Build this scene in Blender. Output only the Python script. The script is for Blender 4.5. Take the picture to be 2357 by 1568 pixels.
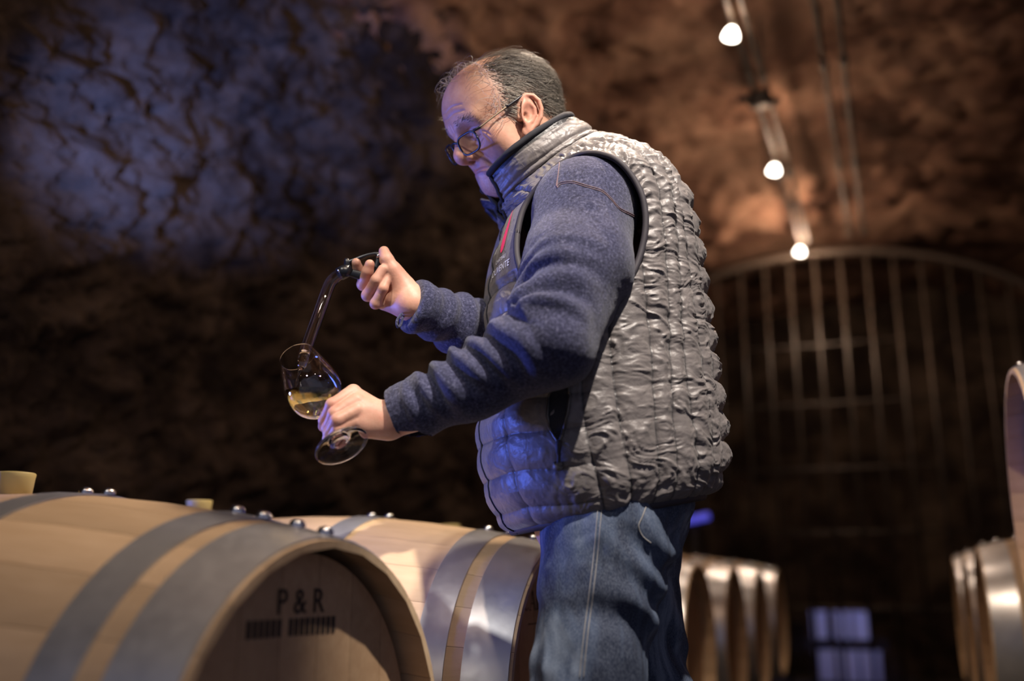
import bpy, bmesh, math, random
import numpy as np
from mathutils import Vector, Matrix

for o in list(bpy.data.objects): bpy.data.objects.remove(o, do_unlink=True)
scene = bpy.context.scene
COL = scene.collection
random.seed(7)
RNG = np.random.default_rng(7)

# ------------------------------------------------------------------ camera
FPX = 2259.0                      # focal length in pixels of the 2357 px wide frame
PITCH = math.radians(13.65)
CAMZ = 0.80
cam_data = bpy.data.cameras.new('camera')
cam_data.sensor_width = 36.0
cam_data.lens = FPX / 2357.0 * 36.0
cam_data.clip_start = 0.05
cam_data.clip_end = 60
cam_data.dof.use_dof = True
cam_data.dof.focus_distance = 1.55
cam_data.dof.aperture_fstop = 1.4
cam = bpy.data.objects.new('camera', cam_data)
COL.objects.link(cam)
cam.location = (0, 0, CAMZ)
cam.rotation_euler = (math.pi / 2 + PITCH, 0, 0)
scene.camera = cam

# ------------------------------------------------------------------ world, exposure
world = bpy.data.worlds.new('world'); scene.world = world
world.use_nodes = True
wb = world.node_tree.nodes['Background']
wb.inputs[0].default_value = (0.54, 0.55, 0.80, 1)
wb.inputs[1].default_value = 0.26
scene.view_settings.view_transform = 'Standard'
scene.view_settings.look = 'None'
scene.view_settings.gamma = 1.0
scene.view_settings.exposure = 0.0
scene.view_settings.use_curve_mapping = False

# ------------------------------------------------------------------ cellar frame: s along the aisle, l to its right, z up
TH = math.radians(21.2)
AI = np.array([math.sin(TH), math.cos(TH), 0.0])
RI = np.array([math.cos(TH), -math.sin(TH), 0.0])
def A(s, l, z): return AI * s + RI * l + np.array([0, 0, z])

def U(px, py, Y):
    """point of the place that a sight line through (px, py) meets at distance Y in front of the camera"""
    cx = (px - 1178.5) / FPX; cy = (784.0 - py) / FPX
    d = np.array([cx, math.cos(PITCH) - cy * math.sin(PITCH), math.sin(PITCH) + cy * math.cos(PITCH)])
    return np.array([0, 0, CAMZ]) + d * (Y / d[1])

def V(a): return Vector((float(a[0]), float(a[1]), float(a[2])))
def unit(a):
    a = np.asarray(a, float); return a / np.linalg.norm(a)

def lamp(name, kind, loc, target, power, color, size=0.05, angle=60, blend=0.5):
    d = bpy.data.lights.new(name, kind)
    d.energy = power; d.color = color
    if kind == 'SPOT':
        d.spot_size = math.radians(angle); d.spot_blend = blend; d.shadow_soft_size = size
    elif kind == 'POINT': d.shadow_soft_size = size
    elif kind == 'AREA': d.size = size
    o = bpy.data.objects.new(name, d); COL.objects.link(o)
    o.location = V(loc)
    if target is not None:
        o.rotation_euler = (V(target) - V(loc)).to_track_quat('-Z', 'Y').to_euler()
    return o

# the string of ceiling bulbs over the aisle (three hang in view, three more overhead)
BULBS = [(6.40, -0.450, 2.90), (4.98, -0.450, 2.90), (3.56, -0.450, 2.90), (1.78, -0.37, 2.52), (0.62, -0.37, 2.52), (-0.55, -0.37, 2.52)]   # s, l, z
WARM = (1.0, 0.83, 0.66)
BEAM_W = (50, 40, 22, 80, 14, 20)
SPILL_W = (210, 85, 50, 20, 8)
for (s, l, z), w in zip(BULBS, BEAM_W):
    lamp('bulb_beam', 'SPOT', A(s, l, z - 0.03), A(s, l, 0), w, WARM, 0.022, 96, 0.45)
for (s, l, z), w in zip(BULBS, SPILL_W):
    lamp('bulb_spill', 'POINT', A(s, l, z - 0.01), None, w, (1.0, 0.64, 0.42), 0.03)
# the cellar's work lamp under the vault, almost above the camera
lamp('work_lamp', 'SPOT', A(0.66, 0.20, 2.56), U(1395, 730, 1.45), 270, (1.0, 0.90, 0.80), 0.022, 33, 0.7)
# added spot with no fixture of the cellar, put in to brighten the second barrel
lamp('added_barrel_fill', 'SPOT', A(0.15, -1.0, 2.35), A(1.78, -0.80, 0.80), 58, (1.0, 0.94, 0.88), 0.03, 34, 0.8)
# blue stage-type floods
lamp('blue_flood', 'SPOT', np.array([-1.55, 1.72, 0.98]), np.array([0.05, 1.6, 1.28]), 110, (0.10, 0.18, 1.0), 0.08, 66, 0.6)
lamp('blue_uplight', 'SPOT', A(0.55, -1.2, 1.0), A(2.28, -1.93, 2.20), 430, (0.22, 0.33, 1.0), 0.02, 28, 1.0)
lamp('blue_far_lamp', 'SPOT', A(7.5, -0.35, 1.0), A(8.3, -0.55, 0.28), 12, (0.2, 0.28, 1.0), 0.05, 50, 0.6)
# ================================================================== helpers
def mesh_obj(name, verts, faces, mat=None, parent=None, smooth=True):
    me = bpy.data.meshes.new(name)
    verts = np.asarray(verts, dtype=np.float64)
    if isinstance(faces, np.ndarray) and faces.ndim == 2:
        nf, k = faces.shape
        me.vertices.add(len(verts)); me.vertices.foreach_set('co', verts.ravel())
        me.loops.add(nf * k); me.loops.foreach_set('vertex_index', faces.astype(np.int32).ravel())
        me.polygons.add(nf)
        me.polygons.foreach_set('loop_start', np.arange(0, nf * k, k, dtype=np.int32))
        me.polygons.foreach_set('loop_total', np.full(nf, k, dtype=np.int32))
        me.update(calc_edges=True); me.validate()
    else:
        me.from_pydata([tuple(v) for v in verts], [], [tuple(f) for f in faces])
        me.update()
    if smooth: me.polygons.foreach_set('use_smooth', np.ones(len(me.polygons), dtype=bool))
    o = bpy.data.objects.new(name, me); COL.objects.link(o)
    if mat: me.materials.append(mat)
    if parent is not None: o.parent = parent
    return o

def bm_obj(name, bm, mat=None, parent=None, smooth=False):
    me = bpy.data.meshes.new(name); bm.to_mesh(me); bm.free()
    if smooth: me.polygons.foreach_set('use_smooth', np.ones(len(me.polygons), dtype=bool))
    o = bpy.data.objects.new(name, me); COL.objects.link(o)
    if mat: me.materials.append(mat)
    if parent is not None: o.parent = parent
    return o

def empty(name, label=None, cat=None, group=None, loc=(0, 0, 0), rotz=0.0):
    o = bpy.data.objects.new(name, None); COL.objects.link(o)
    o.empty_display_size = 0.1
    o.location = V(loc); o.rotation_euler = (0, 0, rotz)
    tag(o, label, cat, group)
    return o

def tag(o, label=None, cat=None, group=None, kind=None):
    if label: o['label'] = label
    if cat: o['category'] = cat
    if group: o['group'] = group
    if kind: o['kind'] = kind
    return o

def grid_faces(n, m, wrap=False):
    """quads of an n x m grid of verts (row major); wrap joins the last column to the first"""
    i = np.arange(n - 1)[:, None]; j = np.arange(m if wrap else m - 1)[None, :]
    j2 = (j + 1) % m
    return np.stack([i * m + j, i * m + j2, (i + 1) * m + j2, (i + 1) * m + j], -1).reshape(-1, 4)

def frames_along(P):
    P = np.asarray(P, float)
    T = np.gradient(P, axis=0); T /= np.linalg.norm(T, axis=1)[:, None] + 1e-12
    n = np.cross(T[0], [0.3, 0.2, 0.93]); n /= np.linalg.norm(n)
    N = [n]
    for i in range(1, len(P)):
        n = N[-1] - T[i] * np.dot(N[-1], T[i]); n /= np.linalg.norm(n) + 1e-12; N.append(n)
    N = np.array(N); B = np.cross(T, N)
    return T, N, B

def tube_data(P, r, k=8, caps=True):
    P = np.asarray(P, float); r = np.broadcast_to(np.asarray(r, float), (len(P),))
    T, N, B = frames_along(P)
    t = np.linspace(0, 2 * math.pi, k, endpoint=False)
    ring = P[:, None] + r[:, None, None] * (np.cos(t)[None, :, None] * N[:, None] + np.sin(t)[None, :, None] * B[:, None])
    v = ring.reshape(-1, 3); f = [tuple(q) for q in grid_faces(len(P), k, True)]
    if caps:
        f.append(tuple(range(k))[::-1]); f.append(tuple((len(P) - 1) * k + i for i in range(k)))
    return v, f

def tube(name, P, r, mat, parent=None, k=8, smooth=True):
    v, f = tube_data(P, r, k); return mesh_obj(name, v, f, mat, parent, smooth)

def smooth_path(P, n):
    """Catmull-Rom resample"""
    P = np.asarray(P, float); Q = np.vstack([2 * P[0] - P[1], P, 2 * P[-1] - P[-2]])
    u = np.linspace(0, len(P) - 1, n); i = np.minimum(u.astype(int), len(P) - 2); t = (u - i)[:, None]
    a, b, c, d = Q[i], Q[i + 1], Q[i + 2], Q[i + 3]
    return 0.5 * ((2 * b) + (-a + c) * t + (2 * a - 5 * b + 4 * c - d) * t ** 2 + (-a + 3 * b - 3 * c + d) * t ** 3)

def box_data(x0, x1, y0, y1, z0, z1):
    v = [(x, y, z) for x in (x0, x1) for y in (y0, y1) for z in (z0, z1)]
    f = [(0, 1, 3, 2), (4, 6, 7, 5), (0, 4, 5, 1), (2, 3, 7, 6), (0, 2, 6, 4), (1, 5, 7, 3)]
    return v, f

def lathe_data(prof, k=48, close=False):
    prof = np.asarray(prof, float); t = np.linspace(0, 2 * math.pi, k, endpoint=False)
    ring = np.stack([prof[:, 0, None] * np.cos(t), prof[:, 0, None] * np.sin(t), np.repeat(prof[:, 1, None], k, 1)], -1)
    return ring.reshape(-1, 3), grid_faces(len(prof), k, True)

# ---- value noise
def _hash(ix, iy, iz, seed):
    h = (ix.astype(np.int64) * 374761393 + iy.astype(np.int64) * 668265263 + iz.astype(np.int64) * 2147483647 + seed * 974634777) & 0xffffffff
    h = ((h ^ (h >> 13)) * 1274126177) & 0xffffffff
    h = ((h ^ (h >> 16)) * 2246822519) & 0xffffffff
    return ((h ^ (h >> 15)) & 0xffffff) / float(0xffffff)
def vnoise(P, seed=0):
    P = np.asarray(P, float); f = np.floor(P); t = P - f; t = t * t * (3 - 2 * t); i = f.astype(np.int64)
    out = 0
    for dx in (0, 1):
        wx = t[..., 0] if dx else 1 - t[..., 0]
        for dy in (0, 1):
            wy = t[..., 1] if dy else 1 - t[..., 1]
            for dz in (0, 1):
                wz = t[..., 2] if dz else 1 - t[..., 2]
                out = out + wx * wy * wz * _hash(i[..., 0] + dx, i[..., 1] + dy, i[..., 2] + dz, seed)
    return out * 2 - 1
def fbm(P, octv=4, seed=0, gain=0.5, ridged=False):
    a = 1.0; s = 0; n = 0; P = np.asarray(P, float)
    for k in range(octv):
        v = vnoise(P, seed + k * 17)
        if ridged: v = 1 - 2 * np.abs(v)
        s = s + a * v; n += a; a *= gain; P = P * 2.03 + 3.7
    return s / n

# ---- signed distance modelling
def smin(a, b, k):
    h = np.maximum(k - np.abs(a - b), 0) / k
    return np.minimum(a, b) - h * h * k * 0.25
def smax(a, b, k): return -smin(-a, -b, k)
def sphere(P, c, r): return np.linalg.norm(P - np.asarray(c), axis=-1) - r
def ell(P, c, r, R=None):
    q = P - np.asarray(c)
    if R is not None: q = q @ R
    r = np.asarray(r, float)
    k0 = np.linalg.norm(q / r, axis=-1); k1 = np.linalg.norm(q / (r * r), axis=-1) + 1e-9
    return k0 * (k0 - 1) / k1
def cone(P, a, b, r1, r2):
    a = np.asarray(a, float); b = np.asarray(b, float); ba = b - a
    t = np.clip(((P - a) @ ba) / (ba @ ba), 0, 1)
    return np.linalg.norm(P - a - t[..., None] * ba, axis=-1) - (r1 + (r2 - r1) * t)
def chain(P, pts, rs, k=0.0):
    d = None
    for i in range(len(pts) - 1):
        e = cone(P, pts[i], pts[i + 1], rs[i], rs[i + 1])
        d = e if d is None else (smin(d, e, k) if k else np.minimum(d, e))
    return d

def sdf_mesh(fn, lo, hi, h, newton=2):
    lo = np.asarray(lo, float); hi = np.asarray(hi, float); st = 4
    n = (np.ceil((hi - lo) / h / st).astype(int)) * st + 1
    cg = [np.arange(0, n[i], st) for i in range(3)]
    C = np.stack(np.meshgrid(*cg, indexing='ij'), -1)
    dc = fn((lo + C * h).reshape(-1, 3)).reshape(C.shape[:3])
    near = np.abs(dc) < st * h * 1.9
    # grow
    g = near.copy()
    for ax in range(3):
        a = np.roll(g, 1, ax); b = np.roll(g, -1, ax); g = g | a | b
    full_sign = np.repeat(np.repeat(np.repeat(np.where(dc < 0, -1.0, 1.0), st, 0), st, 1), st, 2)[:n[0], :n[1], :n[2]].astype(np.float32)
    mask = np.repeat(np.repeat(np.repeat(g, st, 0), st, 1), st, 2)[:n[0], :n[1], :n[2]]
    idx = np.argwhere(mask)
    vals = full_sign
    for c in range(0, len(idx), 600000):
        part = idx[c:c + 600000]
        vals[part[:, 0], part[:, 1], part[:, 2]] = fn(lo + part * h)
    neg = vals < 0
    s = neg.astype(np.int8)
    tot = s[:-1, :-1, :-1] + s[1:, :-1, :-1] + s[:-1, 1:, :-1] + s[:-1, :-1, 1:] + s[1:, 1:, :-1] + s[1:, :-1, 1:] + s[:-1, 1:, 1:] + s[1:, 1:, 1:]
    act = np.argwhere((tot > 0) & (tot < 8))
    corners = np.array([(i, j, k) for i in (0, 1) for j in (0, 1) for k in (0, 1)])
    cv = np.stack([vals[act[:, 0] + c[0], act[:, 1] + c[1], act[:, 2] + c[2]] for c in corners], 1)
    acc = np.zeros((len(act), 3)); cnt = np.zeros(len(act))
    for a in range(8):
        for b in range(a + 1, 8):
            if np.abs(corners[a] - corners[b]).sum() != 1: continue
            va, vb = cv[:, a], cv[:, b]; m = (va < 0) != (vb < 0)
            t = np.where(m, va / np.where(m, va - vb, 1), 0)[:, None]
            acc += np.where(m[:, None], corners[a] + t * (corners[b] - corners[a]), 0); cnt += m
    verts = lo + (act + acc / cnt[:, None]) * h
    vid = np.full(np.array(vals.shape) - 1, -1, dtype=np.int64); vid[act[:, 0], act[:, 1], act[:, 2]] = np.arange(len(act))
    faces = []
    for ax in range(3):
        u, w = (ax + 1) % 3, (ax + 2) % 3
        sl0 = [slice(1, -1)] * 3; sl1 = [slice(1, -1)] * 3
        sl0[ax] = slice(0, -1); sl1[ax] = slice(1, None)
        A0 = neg[tuple(sl0)]; A1 = neg[tuple(sl1)]
        for flip, M in ((False, A0 & ~A1), (True, ~A0 & A1)):
            e = np.argwhere(M)
            if not len(e): continue
            off = np.ones(3, int); off[ax] = 0; e = e + off
            du = np.zeros(3, int); du[u] = 1; dw = np.zeros(3, int); dw[w] = 1
            q = []
            for o in (-du - dw, -dw, 0 * du, -du):
                p = e + o; q.append(vid[p[:, 0], p[:, 1], p[:, 2]])
            q = np.stack(q, 1)
            faces.append(q[:, ::-1] if flip else q)
    faces = np.concatenate(faces); faces = faces[(faces >= 0).all(1)]
    for _ in range(newton):
        d = fn(verts); e = h * 0.2; G = np.zeros_like(verts)
        for ax in range(3):
            dv = np.zeros(3); dv[ax] = e
            G[:, ax] = (fn(verts + dv) - fn(verts - dv)) / (2 * e)
        g2 = np.maximum((G * G).sum(1), 0.2)
        verts = verts - np.clip(d / g2, -h * 0.6, h * 0.6)[:, None] * G
    return verts, faces

def vert_normals(v, f):
    a, b, c, d = v[f[:, 0]], v[f[:, 1]], v[f[:, 2]], v[f[:, 3]]
    fnm = np.cross(c - a, d - b); n = np.zeros_like(v)
    for k in range(4): np.add.at(n, f[:, k], fnm)
    return n / (np.linalg.norm(n, axis=1)[:, None] + 1e-12)

def set_color(o, name, arr):
    arr = np.asarray(arr, np.float32)
    if arr.ndim == 1: arr = np.repeat(arr[:, None], 3, 1)
    a = o.data.color_attributes.new(name, 'FLOAT_COLOR', 'POINT')
    a.data.foreach_set('color', np.concatenate([arr, np.ones((len(arr), 1), np.float32)], 1).ravel())

# ---- materials
class Mat:
    def __init__(self, name, color=(0.5, 0.5, 0.5), rough=0.6, metal=0.0, spec=0.5):
        self.m = bpy.data.materials.new(name); self.m.use_nodes = True
        self.nt = self.m.node_tree; self.b = self.nt.nodes['Principled BSDF']
        self.set('Base Color', (*color, 1)); self.set('Roughness', rough); self.set('Metallic', metal); self.set('Specular IOR Level', spec)
    def set(self, k, v): self.b.inputs[k].default_value = v
    def node(self, t, **kw):
        n = self.nt.nodes.new(t)
        for k, v in kw.items():
            if k.startswith('i_'): n.inputs[k[2:].replace('_', ' ')].default_value = v
            else: setattr(n, k, v)
        return n
    def link(self, a, b): self.nt.links.new(a, b)
    def coord(self, scale=(1, 1, 1), rot=(0, 0, 0), kind='Object'):
        tc = self.node('ShaderNodeTexCoord'); mp = self.node('ShaderNodeMapping')
        mp.inputs['Scale'].default_value = scale; mp.inputs['Rotation'].default_value = rot
        self.link(tc.outputs[kind], mp.inputs['Vector']); return mp.outputs[0]
    def noise(self, vec, scale=5, detail=4, rough=0.55, dist=0.0):
        n = self.node('ShaderNodeTexNoise'); n.inputs['Scale'].default_value = scale; n.inputs['Detail'].default_value = detail
        n.inputs['Roughness'].default_value = rough; n.inputs['Distortion'].default_value = dist
        self.link(vec, n.inputs['Vector']); return n.outputs['Fac']
    def ramp(self, fac, stops):
        r = self.node('ShaderNodeValToRGB'); e = r.color_ramp.elements
        while len(e) < len(stops): e.new(0.5)
        for x, (p, c) in zip(e, stops): x.position = p; x.color = (*c, 1)
        self.link(fac, r.inputs['Fac']); return r.outputs['Color']
    def mix(self, fac, a, b, blend='MIX'):
        m = self.node('ShaderNodeMix', data_type='RGBA', blend_type=blend)
        for sock, val in ((m.inputs[0], fac), (m.inputs[6], a), (m.inputs[7], b)):
            if hasattr(val, 'is_output') or isinstance(val, bpy.types.NodeSocket): self.link(val, sock)
            elif isinstance(val, (int, float)): sock.default_value = val
            else: sock.default_value = (*val, 1)
        return m.outputs[2]
    def color(self, sock): self.link(sock, self.b.inputs['Base Color'])
    def bump(self, h, strength=0.3, dist=0.01):
        b = self.node('ShaderNodeBump'); b.inputs['Strength'].default_value = strength; b.inputs['Distance'].default_value = dist
        self.link(h, b.inputs['Height']); self.link(b.outputs[0], self.b.inputs['Normal'])
    def attr(self, name):
        a = self.node('ShaderNodeVertexColor', layer_name=name); return a.outputs['Color']

def mat_rock(name, c0, c1, c2, sc=2.2, lo_=0.44):
    M = Mat(name, c1, 0.92, 0, 0.25); v = M.coord()
    n1 = M.noise(v, sc, 6, 0.62, 0.6); n2 = M.noise(v, sc * 6, 6, 0.65)
    c = M.ramp(n1, [(lo_, c0), (lo_ + 0.08, c1), (lo_ + 0.2, c2)])
    c = M.mix(0.35, c, M.ramp(n2, [(0.35, tuple(x * 0.35 for x in c1)), (0.65, tuple(min(1, x * 1.5) for x in c1))]))
    M.color(c); M.bump(M.noise(v, sc * 9, 8, 0.7), 0.9, 0.05)
    return M.m
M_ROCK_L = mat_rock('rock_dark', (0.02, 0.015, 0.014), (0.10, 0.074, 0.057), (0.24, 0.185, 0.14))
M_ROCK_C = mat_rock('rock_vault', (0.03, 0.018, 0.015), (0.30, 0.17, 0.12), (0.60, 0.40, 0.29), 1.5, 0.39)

def mat_oak(name, c0, c1, ring=False):
    M = Mat(name, c0, 0.55, 0, 0.35)
    v = M.coord((1.2, 34, 34))
    n = M.noise(v, 2.0, 5, 0.6, 0.5); big = M.noise(M.coord((2, 5, 5)), 1.6, 3)
    oi = M.node('ShaderNodeObjectInfo')
    c = M.ramp(n, [(0.3, c0), (0.7, c1)])
    c = M.mix(0.35, c, M.ramp(big, [(0.3, tuple(x * 0.72 for x in c0)), (0.7, tuple(min(1, x * 1.12) for x in c1))]))
    hs = M.node('ShaderNodeHueSaturation'); M.link(c, hs.inputs['Color'])
    mr = M.node('ShaderNodeMapRange'); mr.inputs[3].default_value = 0.86; mr.inputs[4].default_value = 1.12
    M.link(oi.outputs['Random'], mr.inputs[0]); M.link(mr.outputs[0], hs.inputs['Value'])
    M.color(hs.outputs[0]); M.bump(n, 0.12, 0.002)
    return M.m
M_OAK = mat_oak('oak_stave', (0.52, 0.36, 0.21), (0.63, 0.46, 0.29))
M_OAKH = mat_oak('oak_head', (0.44, 0.27, 0.15), (0.55, 0.36, 0.21))

def mat_hoop():
    M = Mat('galvanised_steel', (0.5, 0.51, 0.52), 0.36, 0.7)
    n = M.noise(M.coord((1, 1, 1)), 60, 4, 0.6); n2 = M.noise(M.coord((1, 1, 1)), 9, 3)
    M.color(M.ramp(n2, [(0.3, (0.46, 0.47, 0.49)), (0.7, (0.66, 0.67, 0.68))]))
    r = M.node('ShaderNodeMapRange'); r.inputs[3].default_value = 0.24; r.inputs[4].default_value = 0.42
    M.link(n, r.inputs[0]); M.link(r.outputs[0], M.b.inputs['Roughness']); M.bump(n, 0.08, 0.001)
    return M.m
M_HOOP = mat_hoop()
M_INK = Mat('barrel_ink', (0.035, 0.022, 0.018), 0.8).m
M_BUNG = Mat('silicone_bung', (0.62, 0.52, 0.22), 0.45).m
M_IRON = Mat('wrought_iron', (0.055, 0.044, 0.036), 0.5, 0.5).m
M_PIPE = Mat('conduit_grey', (0.05, 0.045, 0.04), 0.6, 0.2).m
M_FLOOR = mat_rock('cellar_floor', (0.08, 0.07, 0.06), (0.13, 0.11, 0.09), (0.18, 0.16, 0.13), 3.0)
M_BEAM = mat_oak('pine_rail', (0.22, 0.15, 0.09), (0.32, 0.22, 0.13))
# ================================================================== structure: rock cellar
def rock_sheet(name, fn, nu, nv, mat, amp, scale, seed, flip=False, kind='structure', strata=False):
    u = np.linspace(0, 1, nu)[:, None] + np.zeros((1, nv)); w = np.linspace(0, 1, nv)[None, :] + np.zeros((nu, 1))
    P = fn(u, w)
    du = np.gradient(P, axis=0); dv = np.gradient(P, axis=1); N = np.cross(du, dv); N /= np.linalg.norm(N, axis=-1)[..., None] + 1e-9
    if flip: N = -N
    q = P * np.array([1, 1, 1.5])
    if strata:
        sa = P @ AI; q = np.stack([sa * 0.62 + 0.3 * P[..., 2], P @ RI, (P[..., 2] - 0.42 * sa) * 1.5], -1)
    d = fbm(q * scale, 5, seed, 0.55) * 0.9 + 0.5 * fbm(q * scale * 2.7, 4, seed + 50, 0.55, True) + 0.38 * fbm(q * scale * 7, 3, seed + 90, 0.6, True) + 0.26 * fbm(q * scale * np.array([11, 11, 19]), 3, seed + 120, 0.6, True)
    P = P + N * (amp * d)[..., None]
    f = grid_faces(nu, nv)
    if flip: f = f[:, ::-1]
    o = mesh_obj(name, P.reshape(-1, 3), f, mat)
    o['kind'] = kind
    return o
def aisle(s, l, z): return AI * s[..., None] + RI * l[..., None] + np.stack([0 * z, 0 * z, z], -1)
S0, S1 = -1.2, 9.4
def f_left(u, w):
    s = S0 + (S1 - S0) * u; z = -0.05 + 3.15 * w
    l = -2.15 + 0.62 * np.clip((z - 1.2) / 1.9, 0, 1) ** 2
    return aisle(s, l, z)
def f_ceil(u, w):
    s = S0 + (S1 - S0) * u
    a = math.pi * (0.96 - 0.92 * w)
    l = -0.05 + 1.9 * np.cos(a); z = 2.62 + 0.72 * np.sin(a) ** 0.8
    return aisle(s, l, z)
def f_right(u, w):
    s = 1.6 + (S1 - 1.6) * u; z = -0.05 + 3.15 * w
    l = 2.1 - 0.55 * np.clip((z - 1.2) / 1.9, 0, 1) ** 2
    return aisle(s, l, z)
def f_end(u, w):
    l = -2.4 + 4.8 * u; z = -0.05 + 3.7 * w
    return aisle(9.2 + 0 * l, l, z)
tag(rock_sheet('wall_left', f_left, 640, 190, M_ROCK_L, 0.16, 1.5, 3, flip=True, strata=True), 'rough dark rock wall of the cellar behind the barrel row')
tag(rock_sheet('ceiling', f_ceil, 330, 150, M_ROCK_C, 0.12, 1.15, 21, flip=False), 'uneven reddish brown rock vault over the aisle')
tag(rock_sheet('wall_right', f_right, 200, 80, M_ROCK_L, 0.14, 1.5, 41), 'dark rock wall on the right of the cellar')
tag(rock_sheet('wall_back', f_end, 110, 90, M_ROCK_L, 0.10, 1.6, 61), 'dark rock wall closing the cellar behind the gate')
fo = rock_sheet('floor', lambda u, w: aisle(S0 + (S1 - S0) * u, -2.4 + 4.8 * w, 0 * u), 120, 60, M_FLOOR, 0.0, 2, 81, flip=True)
tag(fo, 'dim bare cellar floor under the barrels')

# ================================================================== barrels
HL, RB, RE = 0.555, 0.345, 0.273      # half length, radius at the bilge and at the ends
NST = 26
def brad(x): return RB - (RB - RE) * (np.abs(x) / HL) ** 2.0
def mk(name, v, f, mat, smooth=False):
    me = bpy.data.meshes.new(name); me.from_pydata([tuple(map(float, p)) for p in v], [], [tuple(int(i) for i in q) for q in f]); me.update()
    if smooth: me.polygons.foreach_set('use_smooth', np.ones(len(me.polygons), dtype=bool))
    me.materials.append(mat); return me
def stave_mesh():
    xs = np.concatenate([[-HL, -HL + 0.046], np.linspace(-HL + 0.1, HL - 0.1, 11), [HL - 0.046, HL]]); half = math.pi / NST; g = 0.0004
    v = []
    for x in xs:
        R = float(brad(x)); th = 0.026 if abs(x) < HL - 0.05 else 0.009
        for (a, rr) in ((-half + g / R, R - 0.0004), (-half * 0.6, R), (0, R + 0.0002), (half * 0.6, R), (half - g / R, R - 0.0004), (half - g / R, R - th), (-half + g / R, R - th)):
            v.append((x, rr * math.sin(a), rr * math.cos(a)))
    f = [tuple(q) for q in grid_faces(len(xs), 7, True)[:, ::-1]]
    f.append(tuple(range(7))); f.append(tuple((len(xs) - 1) * 7 + i for i in range(7))[::-1])
    me = mk('stave', v, f, M_OAK, True); me.set_sharp_from_angle(angle=math.radians(30)); return me
ME_STAVE = stave_mesh()
def hoop_mesh(x0, x1):
    k = 72; th = 0.0022; v = []
    xm = np.linspace(x0, x1, 4)
    prof = [(x, float(brad(x)) + 0.0006) for x in xm] + [(x, float(brad(x)) + 0.0006 + th) for x in xm[::-1]]
    for (x, r) in prof:
        for j in range(k):
            a = 2 * math.pi * j / k; v.append((x, r * math.sin(a), r * math.cos(a)))
    f = [tuple(q) for q in grid_faces(len(prof), k, True)]
    f += [((len(prof) - 1) * k + j, (len(prof) - 1) * k + (j + 1) % k, (j + 1) % k, j) for j in range(k)]
    return mk('hoop', v, f, M_HOOP, False)
HOOPS = [(HL - 0.082, HL - 0.005), (HL - 0.164, HL - 0.112), (HL - 0.432, HL - 0.378)]
ME_HOOPS = [hoop_mesh(a, b) for a, b in HOOPS] + [hoop_mesh(-b, -a) for a, b in HOOPS]
for me in ME_HOOPS:
    me.polygons.foreach_set('use_smooth', np.ones(len(me.polygons), dtype=bool))
    me.set_sharp_from_angle(angle=math.radians(35))
def rivet_mesh():
    prof = [(0.0105, 0), (0.0100, 0.004), (0.0075, 0.0072), (0.004, 0.0088), (0.0004, 0.0092)]
    v, f = lathe_data(prof, 12); return mk('rivet', v, f, M_RIVET, True)
M_RIVET = Mat('rivet_steel', (0.7, 0.7, 0.72), 0.22, 1.0).m
ME_RIVET = rivet_mesh()
XH = HL - 0.045                       # the heads sit in a croze behind the chime
def board_mesh(i, n):
    R = RE - 0.014; w = 2 * R / n; y0 = -R + i * w + 0.0006; y1 = y0 + w - 0.0012; m = 9
    ys = np.linspace(y0, y1, m); top = np.sqrt(np.maximum(R * R - ys ** 2, 1e-6))
    v = []
    for x in (XH - 0.022, XH):
        v += [(x, y, t) for y, t in zip(ys, top)] + [(x, y, -t) for y, t in zip(ys[::-1], top[::-1])]
    k = 2 * m; f = [tuple(range(k)), tuple(range(k, 2 * k))[::-1]] + [(j, k + j, k + (j + 1) % k, (j + 1) % k) for j in range(k)]
    me = mk('head_board', v, [q[::-1] for q in f], M_OAKH); return me
NBO = 7
ME_BOARDS = [board_mesh(i, NBO) for i in range(NBO)]
def bung_mesh():
    v, f = lathe_data([(0.0002, -0.02), (0.022, -0.02), (0.0265, 0.028), (0.0275, 0.034), (0.026, 0.036), (0.0002, 0.036)], 24)
    return mk('bung', v, f, M_BUNG, True)
ME_BUNG = bung_mesh()

def part(name, me, parent, loc=(0, 0, 0), rot=None):
    o = bpy.data.objects.new(name, me); COL.objects.link(o); o.parent = parent; o.location = loc
    if rot is not None: o.rotation_euler = rot
    return o
def make_barrel():
    b = empty('wine_barrel')
    for i in range(NST): part('stave', ME_STAVE, b, rot=(2 * math.pi * (i + 0.5) / NST, 0, 0))
    for j, me in enumerate(ME_HOOPS):
        h = part('hoop', me, b)
        x0, x1 = HOOPS[j % 3]; xm = (x0 + x1) / 2 * (1 if j < 3 else -1); R = float(brad(xm)) + 0.003
        sl = -math.atan(2 * (RB - RE) * xm / HL ** 2)
        for dx in (-0.021, 0.021):
            part('rivet', ME_RIVET, h, (xm + dx, 0.012, math.sqrt(float(brad(xm + dx) + 0.003) ** 2 - 0.012 ** 2)), (0, sl * -1, 0))
    for me in ME_BOARDS: part('head_board', me, b)
    for me in ME_BOARDS: part('head_board', me, b, rot=(0, 0, math.pi))
    part('bung', ME_BUNG, b, (0, 0, RB - 0.004))
    return b
def copy_tree(o, parent=None):
    c = o.copy(); COL.objects.link(c); c.parent = parent
    for ch in o.children: copy_tree(ch, c)
    return c
proto = make_barrel()
L_HEAD, Z_BAR, S_B1, D_B = -0.634, CAMZ - 0.2277, 1.045, 0.768
left_labels = ['nearest oak barrel in the left row, large, blurred and cut by the frame',
               'sharply lit oak barrel behind the nearest one, its head beside the leg',
               'oak barrel half hidden behind the man, showing only bung and hoops',
               'first oak barrel seen to the right of the jeans, bright steel hoop',
               'second oak barrel to the right of the jeans in the far row',
               'third oak barrel to the right of the jeans in the far row',
               'farthest oak barrel of the left row, closest to the gate']
BARRELS = []
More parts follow.
